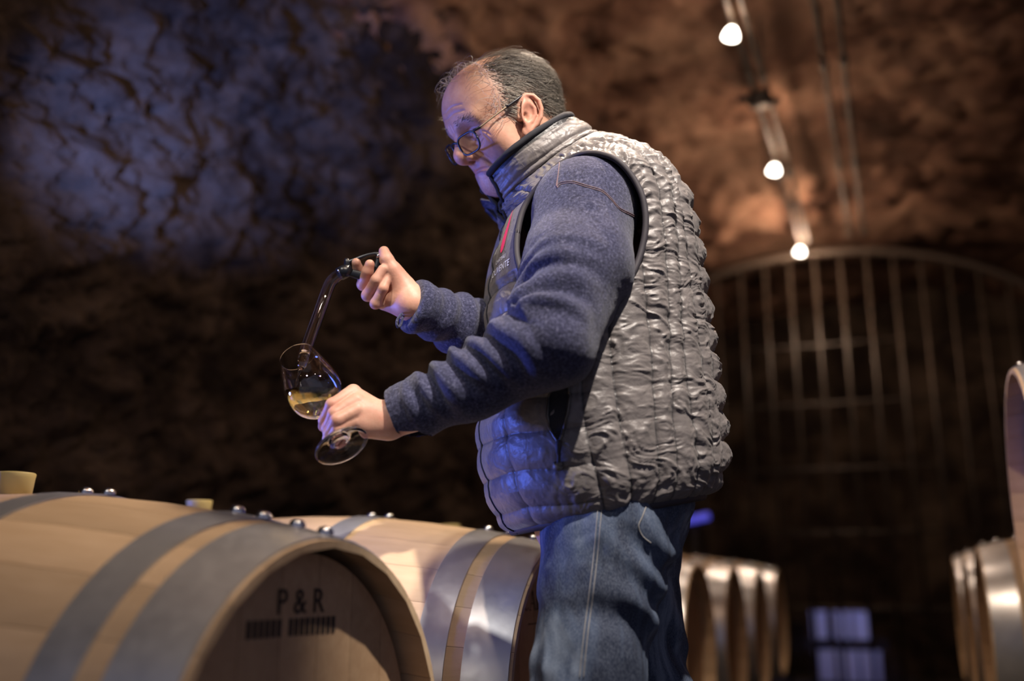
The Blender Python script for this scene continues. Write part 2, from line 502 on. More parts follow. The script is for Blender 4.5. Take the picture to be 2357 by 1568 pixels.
def place_barrel(o, s, l_head, z, side, label, group, yaw=0.0):
    ca = math.cos(yaw); c = A(s, l_head, z) - side * HL * (RI * math.cos(yaw) + AI * math.sin(yaw))
    o.location = V(c); o.rotation_euler = (0, 0, (-TH if side > 0 else math.pi - TH) + yaw)
    tag(o, label, 'barrel', group); BARRELS.append(o); return o
first = True
for i, lab in enumerate(left_labels):
    o = proto if first else copy_tree(proto); first = False
    place_barrel(o, S_B1 + D_B * i + (0.03 if i == 1 else 0), L_HEAD + (0.022 if i == 1 else 0), Z_BAR + (0.012 if i == 1 else 0), 1, lab, 'oak barrels of the left row', yaw=(-0.05 if i == 0 else 0))
for (s, l, z, lab) in ((3.5, 0.22, Z_BAR + 0.05, 'nearest of the right row barrels, wide shining hoops at the frame edge'),
                       (4.3, 0.22, Z_BAR + 0.05, 'middle of the three right row barrels, small bright glint on hoop'),
                       (5.1, 0.22, Z_BAR + 0.05, 'farthest of the three right row barrels, leftmost of them')):
    place_barrel(copy_tree(proto), s, l, z, -1, lab, 'oak barrels of the right row')
nb = place_barrel(copy_tree(proto), 2.32, 0.25, 0.962, -1, 'tall placed brown barrel cut off by the right frame edge', 'oak barrels of the right row')

# rails and trestle that carry the rows
def rail(name, s0, s1, l, h, label, grp):
    v, f = box_data(s0, s1, -0.05, 0.05, 0, h)
    o = mesh_obj(name, v, f, M_BEAM, None, False); o.location = V(A(0, l, 0)); o.rotation_euler = (0, 0, math.pi / 2 - TH)
    tag(o, label, 'rail', grp)
hz = Z_BAR - RB - 0.002
rail('barrel_rail', 0.6, 6.2, L_HEAD - HL + 0.25, hz, 'timber rail under the head side of the left barrel row', 'barrel rails')
rail('barrel_rail', 0.6, 6.2, L_HEAD - HL - 0.25, hz, 'timber rail under the wall side of the left barrel row', 'barrel rails')
rail('barrel_rail', 3.1, 5.5, 0.22 + HL - 0.25, hz + 0.05, 'timber rail under the aisle side of the right barrel row', 'barrel rails')
rail('barrel_rail', 3.1, 5.5, 0.22 + HL + 0.25, hz + 0.05, 'timber rail under the wall side of the right barrel row', 'barrel rails')
rail('barrel_trestle', 2.12, 2.52, 0.25 + HL - 0.25, 0.962 - RB - 0.002, 'tall timber trestle under the right frame edge barrel, aisle side', 'barrel trestles')
rail('barrel_trestle', 2.12, 2.52, 0.25 + HL + 0.25, 0.962 - RB - 0.002, 'tall timber trestle under the right frame edge barrel, wall side', 'barrel trestles')

# lettering burnt on the barrel heads
def text_mesh(txt, size, mat, depth=0.0006, sx=1.0, align='CENTER'):
    cu = bpy.data.curves.new('lettering', 'FONT'); cu.body = txt; cu.size = size; cu.extrude = depth; cu.align_x = align; cu.align_y = 'CENTER'
    ob = bpy.data.objects.new('lettering', cu); COL.objects.link(ob)
    bpy.context.view_layer.update()
    me = bpy.data.meshes.new_from_object(ob.evaluated_get(bpy.context.evaluated_depsgraph_get()))
    bpy.data.objects.remove(ob, do_unlink=True); bpy.data.curves.remove(cu)
    for v in me.vertices: v.co.x *= sx
    me.name = 'lettering'; me.materials.clear(); me.materials.append(mat); return me
def head_text(b, txt, size, y, z, sx=1.0):
    me = text_mesh(txt, size, M_INK, 0.0004, sx)
    o = part('lettering', me, b, (XH + 0.0012, y, z), (math.pi / 2, 0, math.pi / 2))
    return o
def head_serif_word(b, y0, z0, h):
    """CADUS in tall thin serif capitals"""
    st, tn, w = 0.16 * h, 0.05 * h, 0.8 * h
    v, f = [], []
    def quad(a, bq, c, d):
        i = len(v); v.extend([(0, p[0], p[1]) for p in (a, bq, c, d)]); f.append((i, i + 1, i + 2, i + 3))
    def bar(x0, x1, za, zb): quad((x0, za), (x1, za), (x1, zb), (x0, zb))
    def stroke(p, q, t): quad((p[0] - t / 2, p[1]), (p[0] + t / 2, p[1]), (q[0] + t / 2, q[1]), (q[0] - t / 2, q[1]))
    def arc(cx, cz, rx, rz, a0, a1, t0, t1, n=18):
        for i in range(n):
            a = math.radians(a0 + (a1 - a0) * i / n); c = math.radians(a0 + (a1 - a0) * (i + 1) / n)
            def th(x): return t1 + (t0 - t1) * abs(math.cos(x))
            quad((cx + (rx - th(a)) * math.cos(a), cz + (rz - tn) * math.sin(a)), (cx + rx * math.cos(a), cz + rz * math.sin(a)),
                 (cx + rx * math.cos(c), cz + rz * math.sin(c)), (cx + (rx - th(c)) * math.cos(c), cz + (rz - tn) * math.sin(c)))
    x = y0
    arc(x + w * 0.5, z0 + h / 2, w * 0.5, h / 2, 45, 315, st, tn); bar(x + w * 0.86, x + w * 0.92, z0 + h * 0.68, z0 + h * 0.92)
    x += w * 1.12
    stroke((x + 0.05 * h, z0), (x + w * 0.5, z0 + h), tn); stroke((x + w, z0), (x + w * 0.5, z0 + h), st); bar(x + w * 0.22, x + w * 0.78, z0 + h * 0.32, z0 + h * 0.37)
    bar(x - 0.06 * h, x + 0.2 * h, z0, z0 + tn); bar(x + w - 0.18 * h, x + w + 0.16 * h, z0, z0 + tn)
    x += w * 1.28
    bar(x + 0.08 * h, x + 0.08 * h + st, z0, z0 + h); bar(x - 0.03 * h, x + 0.3 * h, z0, z0 + tn); bar(x - 0.03 * h, x + 0.3 * h, z0 + h - tn, z0 + h)
    arc(x + 0.2 * h, z0 + h / 2, w * 0.72, h / 2, -90, 90, st, tn)
    x += w * 1.2
    bar(x + 0.08 * h, x + 0.08 * h + st, z0 + 0.2 * h, z0 + h); bar(x - 0.03 * h, x + 0.33 * h, z0 + h - tn, z0 + h)
    bar(x + w, x + w + tn, z0 + 0.2 * h, z0 + h); bar(x + w - 0.1 * h, x + w + 0.16 * h, z0 + h - tn, z0 + h)
    arc(x + (w + 0.12 * h) / 2, z0 + 0.24 * h, (w) / 2 + 0.0, 0.24 * h, 180, 360, st, tn)
    x += w * 1.36
    arc(x + w * 0.38, z0 + h * 0.74, w * 0.38, h * 0.26, 40, 270, st, tn); arc(x + w * 0.38, z0 + h * 0.27, w * 0.4, h * 0.27, -140, 90, st, tn)
    me = mk('lettering', v, f, M_INK); return part('lettering', me, b, (XH + 0.0012, 0, 0))
b2 = BARRELS[1]
for ch in list(b2.children):
    if ch.name.startswith('bung'): bpy.data.objects.remove(ch, do_unlink=True)
lb = bpy.data.objects.new('bung', ME_BUNG); COL.objects.link(lb)
pb = U(457, 1178, 2.10); sb, lbv = float(pb @ AI), float(pb @ RI)
xl = lbv - (L_HEAD - HL); dyb = sb - (S_B1 + D_B)
zb = Z_BAR + 0.012 + math.sqrt(max(0.01, float(brad(xl)) ** 2 - dyb ** 2))
lb.location = V(A(sb, lbv, zb + 0.018)); tag(lb, 'olive silicone bung standing on the lit barrel just behind the nearest barrel', 'bung')

head_serif_word(b2, -0.092, 0.158, 0.036)
head_text(b2, '- FRANCE -', 0.014, 0.02, 0.146)
lv, lf = box_data(0, 0.0006, -0.066, 0.106, 0.1325, 0.1345)
part('printed_line', mk('printed_line', lv, lf, M_INK), b2, (XH + 0.0005, 0, 0))
head_text(b2, '20', 0.03, 0.0, 0.098)
b1 = BARRELS[0]
head_text(b1, 'P & R', 0.042, 0.0, 0.200)
bar_v, bar_f = [], []
for i, yy in enumerate(np.linspace(-0.095, 0.07, 16)):
    if i in (6,): continue
    q, g = box_data(0, 0.0006, yy - 0.0035, yy + 0.0035, 0.162, 0.182)
    bar_f += [tuple(len(bar_v) + k for k in t) for t in g]; bar_v += q
part('printed_line', mk('printed_line', bar_v, bar_f, M_INK), b1, (XH + 0.0005, 0, 0))
# ================================================================== bulbs, conduits, gate, far end
M_GLOW = Mat('bulb_glow', (1, 1, 1), 0.4)
M_GLOW.set('Emission Color', (1.0, 0.9, 0.76, 1)); M_GLOW.set('Emission Strength', 14.0); M_GLOW = M_GLOW.m
M_SOCK = Mat('bulb_socket', (0.75, 0.68, 0.55), 0.4).m
M_CORD = Mat('lamp_cord', (0.25, 0.16, 0.10), 0.7).m
M_CHAR = Mat('iron_black', (0.02, 0.018, 0.017), 0.6).m
bl = ['reflector bulb hanging highest in view, at the top edge of the frame', 'glowing reflector bulb hanging in the middle of the string of three', 'lowest and farthest glowing bulb, hanging in front of the gate arch']
rv, rf = lathe_data([(0.0002, -0.026), (0.018, -0.0255), (0.0248, -0.022), (0.0255, -0.017), (0.0225, -0.006), (0.017, 0.006), (0.0115, 0.014), (0.0002, 0.0145)], 28)
ME_REF = mk('reflector', rv, rf, M_GLOW, True)
rv, rf = lathe_data([(0.0002, 0.0146), (0.0098, 0.0148), (0.0105, 0.018), (0.0095, 0.031), (0.006, 0.034), (0.0002, 0.0342)], 20)
ME_SOC = mk('socket', rv, rf, M_SOCK, True)
for i, k in enumerate((2, 1, 0)):
    e = empty('hanging_bulb', bl[i], 'light bulb', 'bulbs strung over the aisle', loc=A(*BULBS[k]))
    e.scale = (1.22, 1.22, 1.22)
    part('reflector', ME_REF, e, rot=(0.15, 0.2, 0)); part('socket', ME_SOC, e, rot=(0.15, 0.2, 0))
    c = smooth_path([(0.004, 0, 0.032), (0.02, 0.006, 0.08), (0.05, 0.01, 0.22), (0.09, 0.02, 0.5)], 14)
    tube('cord', c, 0.0022, M_CORD, e, 6)
# conduits under the vault with clips and junction boxes
CON = [(1735, 100), (1703, 100), (1888, 100), (1938, 100)]
labs = ['outer left conduit of the pair along the vault', 'inner left conduit of the pair along the vault', 'thin conduit right of the bulbs along the vault', 'rightmost conduit along the vault']
for (px, py), lab in zip(CON, labs):
    d = U(px, py, 1.0) - np.array([0, 0, CAMZ]); zc = 2.98 - CAMZ
    P = d * (zc / d[2]); l = float(P @ RI)
    e = empty('ceiling_conduit', lab, 'pipe', 'conduits along the vault', loc=A(0, l, 2.98))
    pts = np.array([AI * s + np.array([0, 0, 0.015 * math.sin(s * 2.3 + l * 9)]) for s in np.linspace(1.2, 6.5, 40)])
    tube('pipe', pts, 0.011, M_PIPE, e, 8)
    for s in np.arange(1.8, 6.4, 1.15):
        q, g = tube_data([AI * s + np.array([0, 0, -0.02]), AI * s + np.array([0, 0, 0.36])], 0.006, 6)
        mesh_obj('clip', q, g, M_PIPE, e)
        q, g = tube_data([AI * (s - 0.03), AI * (s + 0.03)], 0.019, 10); mesh_obj('collar', q, g, M_PIPE, e)
dj = U(1748, 228, 1.0) - np.array([0, 0, CAMZ]); Pj = np.array([0, 0, CAMZ]) + dj * ((2.98 - CAMZ) / dj[2])
jb = empty('junction_box', 'dark junction box on the left conduits under the vault', 'junction box', loc=Pj)
v, f = lathe_data([(0.0002, -0.03), (0.05, -0.03), (0.055, -0.024), (0.055, 0.02), (0.0002, 0.022)], 24); mesh_obj('box_body', v, f, M_CHAR, jb)
v, f = tube_data([(-0.1, 0, 0), (0.1, 0.02, 0)], 0.017, 10); mesh_obj('cable_gland', v, f, M_CHAR, jb)

# arched iron gate across the aisle
SG = 6.75
gate = empty('iron_gate', 'tall arched iron bar gate across the end of the cellar', 'gate', loc=A(SG, 0, 0), rotz=-TH)
GL0, GL1 = -2.0, 1.2; GC = (GL0 + GL1) / 2; GR = (GL1 - GL0) / 2
def arch(l): return 2.0 + 0.98 * math.sqrt(max(0, 1 - ((l - GC) / (GR + 0.05)) ** 2))
pts = [(l, 0, arch(l)) for l in np.linspace(GL0, GL1, 40)]
def bar_between(name, a, b, r):
    q, g = tube_data(np.array([a, (np.array(a) + np.array(b)) / 2, b], float), r, 6); return mesh_obj(name, q, g, M_IRON, gate)
q, g = tube_data(np.array(pts), 0.032, 8); mesh_obj('arch_rail', q, g, M_IRON, gate)
for l in np.arange(GL0 + 0.1, GL1, 0.168): bar_between('bar', (l, 0, 0.03), (l, 0, arch(l)), 0.0125)
for z in (0.08, 0.62, 1.09, 1.50, 1.93, 2.33): bar_between('cross_bar', (GL0, 0.012, z), (GL1, 0.012, z), 0.011)
for l in (GL0, GL1): bar_between('gate_post', (l, 0, 0.0), (l, 0, arch(l) + 0.05), 0.03)
# wrapped crates stacked behind the gate, lit blue
M_CRATE = Mat('crate_wrap', (0.62, 0.66, 0.72), 0.5).m
def crate(s, l, z, w, h, lab):
    e = empty('crate', lab, 'crate', 'pale crates behind the gate', loc=A(s, l, z), rotz=-TH)
    v, f = box_data(-w / 2, w / 2, -0.04, 0.04, 0, h); mesh_obj('crate_body', v, f, M_CRATE, e, False)
    v, f = box_data(-w / 2 - 0.004, w / 2 + 0.004, -0.045, 0.045, h - 0.03, h); mesh_obj('lid', v, f, M_CRATE, e, False)
SC = 8.35
def Ls(px, py, s):
    d = U(px, py, 1.0) - np.array([0, 0, CAMZ]); k = s / float(d @ AI); P = d * k
    return float(P @ RI), float(P[2]) + CAMZ
lA, _ = Ls(1868, 1500, SC); lB, _ = Ls(2036, 1500, SC)
for zc, hh, lab in ((0.0, 0.03, 'dark pallet board under the lower pale crates'), (0.27, 0.073, 'dark pallet board between the two layers of pale crates')):
    pb = empty('pallet', lab, 'pallet', 'pallets behind the gate', loc=A(SC, (lA + lB) / 2, zc), rotz=-TH); wd = (lB - lA) / 2 + 0.03
    for zz in (0.0, hh - 0.012):
        v, f = box_data(-wd, wd, -0.05, 0.05, zz, zz + 0.012); mesh_obj('deck_board', v, f, M_CHAR, pb, False)
    for xx in (-wd + 0.02, 0.0, wd - 0.02):
        v, f = box_data(xx - 0.02, xx + 0.02, -0.05, 0.05, 0.012, hh - 0.012); mesh_obj('block', v, f, M_CHAR, pb, False)
for j, (xs, yb) in enumerate((((1900, 1955, 2006), 1530), ((1888, 1942, 1985), 1462))):
    for i, px in enumerate(xs):
        l, z = Ls(px, yb, SC + 0.0 * j)
        crate(SC, l, 0.032 if j == 0 else 0.345, 0.145 if j == 0 else 0.115, 0.235 if j == 0 else 0.21, ['left', 'middle', 'right'][i] + ' pale crate in the ' + ['lower', 'upper'][j] + ' layer behind the gate bars')

# short blue light batten low on the left wall beyond the far barrels
bl_l, bl_z = Ls(1595, 1196, 6.2)
bt = empty('light_batten', 'short blue light batten glowing behind the back of the man', 'light', loc=A(6.2, bl_l, bl_z), rotz=-TH)
M_LED = Mat('blue_led', (0.1, 0.1, 0.3), 0.4); M_LED.set('Emission Color', (0.12, 0.12, 1.0, 1)); M_LED.set('Emission Strength', 0.55)
q, g = tube_data(np.array([(-0.10, 0, -0.012), (0, 0, 0.0), (0.10, 0, 0.02)]), 0.022, 10); mesh_obj('tube_light', q, g, M_LED.m, bt)
q, g = box_data(-0.11, 0.11, 0.02, 0.05, -0.03, 0.035); mesh_obj('housing', q, g, M_CHAR, bt, False)
q, g = box_data(-0.02, 0.02, 0.025, 0.05, -bl_z, -0.03); mesh_obj('stand_post', q, g, M_CHAR, bt, False)
# ================================================================== person
PSI = math.radians(12)                       # body turned a little towards the camera
FW = np.array([-math.cos(PSI), -math.sin(PSI), 0]); LT = np.array([math.sin(PSI), -math.cos(PSI), 0])
Y0 = 1.60
def mat_skin():
    M = Mat('skin', (0.6, 0.36, 0.27), 0.5, 0, 0.4)
    v = M.coord(); n = M.noise(v, 28, 5, 0.6); n2 = M.noise(v, 260, 3, 0.6)
    c = M.ramp(n, [(0.3, (0.50, 0.245, 0.165)), (0.55, (0.60, 0.335, 0.235)), (0.75, (0.66, 0.40, 0.295))])
    t = M.attr('tint')
    c = M.mix(t, c, M.ramp(n2, [(0.42, (0.20, 0.155, 0.13)), (0.62, (0.60, 0.52, 0.46))]))
    r = M.attr('flush'); c = M.mix(r, c, (0.66, 0.22, 0.17))
    M.color(c); M.bump(n2, 0.18, 0.0015)
    M.set('Subsurface Weight', 0.12); M.set('Subsurface Radius', (0.012, 0.005, 0.003)); M.set('Subsurface Scale', 1.0)
    return M.m
M_SKIN = mat_skin()
def mat_fleece():
    M = Mat('navy_fleece', (0.035, 0.04, 0.085), 0.95, 0, 0.15); v = M.coord()
    n = M.noise(v, 260, 5, 0.75); n2 = M.noise(v, 14, 3)
    c = M.ramp(n, [(0.38, (0.014, 0.015, 0.036)), (0.55, (0.046, 0.048, 0.098)), (0.70, (0.14, 0.14, 0.22))])
    M.color(c); M.bump(n, 0.55, 0.003); M.set('Sheen Weight', 0.18); M.set('Sheen Roughness', 0.5)
    return M.m
M_FLEECE = mat_fleece()
def mat_vest():
    M = Mat('taupe_nylon', (0.15, 0.135, 0.13), 0.44, 0, 0.45); v = M.coord()
    n = M.noise(v, 55, 5, 0.6, 0.8); n2 = M.noise(v, 900, 2, 0.5)
    c = M.ramp(n, [(0.3, (0.125, 0.111, 0.108)), (0.7, (0.175, 0.156, 0.150))])
    c = M.mix(M.attr('seam'), c, (0.02, 0.019, 0.021))
    M.color(c); M.bump(n, 0.35, 0.004); M.set('Sheen Weight', 0.1)
    return M.m
M_VEST = mat_vest()
M_TRIM = Mat('dark_binding', (0.028, 0.024, 0.032), 0.7).m
M_LINE = Mat('vest_lining', (0.012, 0.012, 0.018), 0.85).m
def mat_denim():
    M = Mat('denim', (0.06, 0.085, 0.15), 0.85, 0, 0.2); v = M.coord()
    weave = M.noise(M.coord((900, 900, 240)), 1.0, 2); n = M.noise(M.coord((9, 9, 4)), 1.0, 4, 0.6, 1.2)
    c = M.ramp(n, [(0.38, (0.018, 0.025, 0.048)), (0.52, (0.045, 0.064, 0.11)), (0.66, (0.17, 0.21, 0.28))])
    c = M.mix(M.ramp(weave, [(0.4, (0, 0, 0)), (0.75, (0.28, 0.28, 0.28))]), c, (0.30, 0.34, 0.42))
    M.color(c); M.bump(weave, 0.35, 0.001)
    return M.m
M_DENIM = mat_denim()

person = empty('person', 'standing man in grey quilted vest and navy fleece pouring wine, head bowed', 'person', loc=U(1400, 1200, Y0) * np.array([1, 1, 0]))
POFF = np.array(person.location)
def pchild(name, v, f, mat, parent=person, smooth=True):
    base = POFF if parent is person else POFF
    o = mesh_obj(name, np.asarray(v) - POFF, f, mat, parent, smooth)
    return o

# ---- head frame (x forward, y to his left, z up; origin between the ears)
HP, HYW, HRO = math.radians(31), math.radians(22), math.radians(8)
hx = math.cos(HP) * np.array([-math.cos(HYW), -math.sin(HYW), 0]) + math.sin(HP) * np.array([0, 0, -1.0])
hy = np.array([math.sin(HYW), -math.cos(HYW), 0]); hz_ = np.cross(hx, hy)
hy, hz_ = hy * math.cos(HRO) - hz_ * math.sin(HRO), hz_ * math.cos(HRO) + hy * math.sin(HRO)
HR = np.stack([hx, hy, hz_], 1)
HC = U(1216, 262, 1.50) - HR @ np.array([0.0, 0.078, 0.0])
def h2w(p): return HC + np.asarray(p, float) @ HR.T
def w2h(P): return (P - HC) @ HR
NB = (U(1155, 460, Y0 - 0.02) + U(1350, 322, Y0 + 0.02)) / 2          # base of the neck

EARP = np.array([(0.004, 0.076, 0.004), (0.007, 0.079, 0.016), (0.004, 0.082, 0.028), (-0.006, 0.085, 0.0345), (-0.017, 0.089, 0.033), (-0.026, 0.092, 0.024), (-0.0295, 0.093, 0.010), (-0.0275, 0.092, -0.004), (-0.021, 0.088, -0.016), (-0.012, 0.083, -0.025)])
ANTI = np.array([(-0.012, 0.086, 0.022), (-0.019, 0.089, 0.012), (-0.0195, 0.0885, 0.0), (-0.014, 0.086, -0.010), (-0.006, 0.082, -0.014)])
ER_ = math.radians(24)
EARR = np.array([[math.cos(ER_), 0, -math.sin(ER_)], [0, 1, 0], [math.sin(ER_), 0, math.cos(ER_)]])
CRC, CRR = np.array([-0.010, 0, 0.042]), np.array([0.102, 0.078, 0.080])
GROOVES = []
def head_sdf(P):
    q = w2h(P); m = q.copy(); m[:, 1] = np.abs(m[:, 1]); m0 = m
    d = ell(m, CRC, CRR)
    d = smin(d, ell(m, (0.034, 0, 0.046), (0.062, 0.063, 0.062)), 0.03)
    d = smin(d, ell(m, (0.040, 0, -0.012), (0.050, 0.054, 0.062)), 0.03)
    d = smin(d, cone(m, (0.010, 0.046, -0.048), (0.062, 0.015, -0.080), 0.019, 0.018), 0.03)
    d = smin(d, sphere(m, (0.0650, 0, -0.0780), 0.0195), 0.02)
    d = smin(d, ell(m, (0.058, 0, -0.046), (0.033, 0.030, 0.034)), 0.020)
    d = smin(d, sphere(m, (0.053, 0.046, -0.012), 0.021), 0.025)
    d = smin(d, sphere(m, (0.040, 0.041, -0.040), 0.023), 0.03)
    d = smin(d, ell(m, (0.034, 0, -0.076), (0.045, 0.045, 0.03)), 0.03)          # under the chin
    d = smin(d, cone(m, (0.0885, 0.010, 0.030), (0.074, 0.044, 0.033), 0.010, 0.010), 0.016)
    d = smax(d, -sphere(m, (0.0985, 0.032, 0.008), 0.0170), 0.014)
    d = smin(d, cone(m, (0.0925, 0, 0.016), (0.1060, 0, -0.0110), 0.0078, 0.0118), 0.010)
    d = smin(d, sphere(m, (0.1050, 0, -0.0175), 0.0138), 0.008)
    d = smin(d, ell(m, (0.0930, 0.0132, -0.0225), (0.0122, 0.0078, 0.0090)), 0.006)
    d = smin(d, cone(m, (0.0980, 0, -0.0260), (0.0910, 0, -0.0330), 0.006, 0.006), 0.008)
    d = smax(d, -ell(m, (0.0965, 0.0080, -0.0310), (0.0060, 0.0036, 0.0042)), 0.004)
    d = smin(d, sphere(m, (0.0725, 0.0315, 0.0060), 0.0140), 0.004)
    d = smin(d, cone(m, (0.0878, 0, -0.0425), (0.0745, 0.023, -0.0480), 0.0058, 0.0035), 0.006)
    d = smin(d, cone(m, (0.0855, 0, -0.0560), (0.0735, 0.020, -0.0520), 0.0066, 0.0040), 0.006)
    if GROOVES:
        sel = np.where((np.abs(d) < 0.012) & (m[:, 0] > 0.03))[0]
        if len(sel):
            ms, ds = m[sel], d[sel]
            for pts, rs, kk in GROOVES: ds = smax(ds, -chain(ms, pts, rs), kk)
            d[sel] = ds
    # ears
    m = (m0 - np.array([0.0015, 0.0815, -0.001])) @ EARR + np.array([-0.0105, 0.083, 0.003])
    e = ell(m, (-0.012, 0.0835, 0.004), (0.019, 0.0055, 0.030), np.array([[0.96, -0.28, 0], [0.28, 0.96, 0], [0, 0, 1.0]]))
    e = smax(e, -ell(m, (-0.008, 0.0935, 0.002), (0.0125, 0.0085, 0.017)), 0.004)
    e = smin(e, chain(m, list(EARP), [0.0037] * len(EARP)), 0.004)
    e = smin(e, chain(m, list(ANTI), [0.0030] * len(ANTI)), 0.004)
    e = smin(e, ell(m, (-0.006, 0.0815, -0.0275), (0.0088, 0.0054, 0.0100)), 0.006)
    e = smin(e, sphere(m, (0.0035, 0.0795, -0.004), 0.0048), 0.005)
    e = smax(e, -ell(m, (-0.004, 0.0875, -0.003), (0.0055, 0.007, 0.008)), 0.003)
    d = smin(d, e, 0.006)
    nb = w2h(NB[None])[0]
    d = smin(d, cone(q, (-0.018, 0, -0.015), tuple(nb), 0.060, 0.066), 0.035)
    d = smin(d, cone(q, (-0.060, 0, 0.0), tuple(nb + np.array([-0.03, 0, 0])), 0.034, 0.05), 0.03)
    return d

# creases that follow the finished face: mouth, lids, bags, smile lines, brow furrows, crow's feet
def on_face(y, z):
    xs = np.linspace(0.130, 0.02, 440); dd = head_sdf(h2w(np.stack([xs, 0 * xs + y, 0 * xs + z], -1)))
    i = int(np.argmax(dd < 0)); return (float(xs[i]), y, z)
def crease(yz, r, k, depth=0.0):
    p = [on_face(a, b) for a, b in smooth_path(np.array([(a, b, 0) for a, b in yz], float), 7)[:, :2]]
    t = np.sin(np.linspace(0.25, math.pi - 0.25, 7)); return (p, list(r * (0.35 + 0.65 * t)), k)
_g = [crease([(0.0, -0.0490), (0.012, -0.0488), (0.022, -0.0505), (0.029, -0.0530)], 0.0019, 0.003),
      crease([(0.018, 0.0015), (0.031, -0.0025), (0.045, 0.0010)], 0.0015, 0.0025),
      crease([(0.020, 0.0165), (0.032, 0.0195), (0.046, 0.0150)], 0.0013, 0.004),
      crease([(0.019, -0.0085), (0.033, -0.0135), (0.047, -0.0080)], 0.0009, 0.005),
      crease([(0.020, -0.0170), (0.030, -0.0330), (0.036, -0.0540)], 0.0010, 0.009),
      crease([(0.0, 0.0500), (0.022, 0.0530), (0.042, 0.0490)], 0.0005, 0.003),
      crease([(0.0, 0.0610), (0.022, 0.0640), (0.040, 0.0600)], 0.0005, 0.003),
      crease([(0.003, 0.0250), (0.0045, 0.0310), (0.004, 0.0380)], 0.0010, 0.004),
      crease([(0.052, 0.0050), (0.057, 0.0000), (0.060, -0.0060)], 0.0005, 0.0025),
      crease([(0.051, 0.0000), (0.055, -0.0080), (0.057, -0.0150)], 0.0005, 0.0025)]
GROOVES.extend(_g)
# ---- hands: joints as (px, py, distance)
def J(*a): return [U(*p) for p in a]
def nearhand_sdf(P):
    W = U(905, 962, 1.425)
    d = cone(P, U(1000, 925, 1.41), W, 0.036, 0.029)
    kn = J((813, 903, 1.425), (820, 924, 1.408), (822, 945, 1.402), (812, 971, 1.402))
    for k, r in zip(kn, (0.0105, 0.011, 0.0105, 0.0098)):
        d = smin(d, cone(P, U(880, 962, 1.42), k, 0.021, r), 0.007)
    d = smin(d, cone(P, U(890, 985, 1.42), U(845, 985, 1.412), 0.017, 0.015), 0.015)      # outer edge of the hand
    fing = [J((813, 903, 1.425), (765, 932, 1.402), (747, 968, 1.418), (744, 982, 1.436)),
            J((820, 924, 1.408), (770, 953, 1.392), (754, 986, 1.408), (760, 996, 1.436)),
            J((822, 945, 1.402), (776, 968, 1.386), (758, 998, 1.402), (765, 1006, 1.430)),
            J((812, 971, 1.402), (778, 988, 1.390), (756, 1010, 1.404), (752, 1018, 1.424))]
    rr = [(0.0105, 0.0096, 0.0086, 0.0078), (0.0108, 0.0098, 0.0088, 0.008), (0.0105, 0.0094, 0.0086, 0.0078), (0.0098, 0.0088, 0.0080, 0.0072)]
    fd = None
    for pts, r in zip(fing, rr):
        c = chain(P, pts, r, 0.004)
        fd = c if fd is None else np.minimum(fd, c)
        d = smin(d, cone(P, pts[0], pts[0] + (pts[1] - pts[0]) * 0.35, r[0] + 0.0006, r[1]), 0.0025)
    d = smin(d, fd, 0.004)
    th = chain(P, J((875, 960, 1.448), (830, 948, 1.470), (795, 958, 1.474), (775, 968, 1.470)), (0.017, 0.0125, 0.0105, 0.009), 0.006)
    return smin(d, th, 0.01)
def farhand_sdf(P):
    W = U(950, 700, 1.562)
    d = cone(P, U(1000, 722, 1.585), W, 0.026, 0.028)
    kn = J((880, 648, 1.588), (874, 664, 1.590), (876, 682, 1.586), (884, 697, 1.580))
    for k, r in zip(kn, (0.0125, 0.013, 0.0125, 0.0115)):
        d = smin(d, cone(P, U(938, 698, 1.566), k, 0.020, r), 0.014)
    d = smin(d, cone(P, U(938, 672, 1.560), U(915, 640, 1.556), 0.018, 0.0145), 0.016)      # ball of the thumb
    th = chain(P, J((928, 655, 1.556), (906, 622, 1.548), (890, 598, 1.546), (884, 579, 1.548)), (0.016, 0.0125, 0.0108, 0.0088), 0.006)
    d = smin(d, th, 0.010)
    fing = [J((880, 648, 1.588), (838, 642, 1.585), (823, 618, 1.570), (820, 605, 1.560)),
            J((874, 664, 1.590), (836, 655, 1.572), (846, 626, 1.552), (851, 609, 1.546)),
            J((876, 682, 1.586), (846, 680, 1.560), (866, 645, 1.540), (881, 620, 1.540)),
            J((884, 697, 1.580), (864, 699, 1.556), (882, 664, 1.542), (895, 633, 1.548))]
    rr = [(0.0110, 0.0100, 0.0088, 0.0078), (0.0112, 0.0102, 0.0092, 0.0082), (0.0108, 0.0098, 0.0090, 0.0080), (0.0098, 0.0088, 0.0080, 0.0072)]
    fd = None
    for pts, r in zip(fing, rr):
        c = chain(P, pts, r, 0.004); fd = c if fd is None else smin(fd, c, 0.0025)
    return smin(d, fd, 0.004)

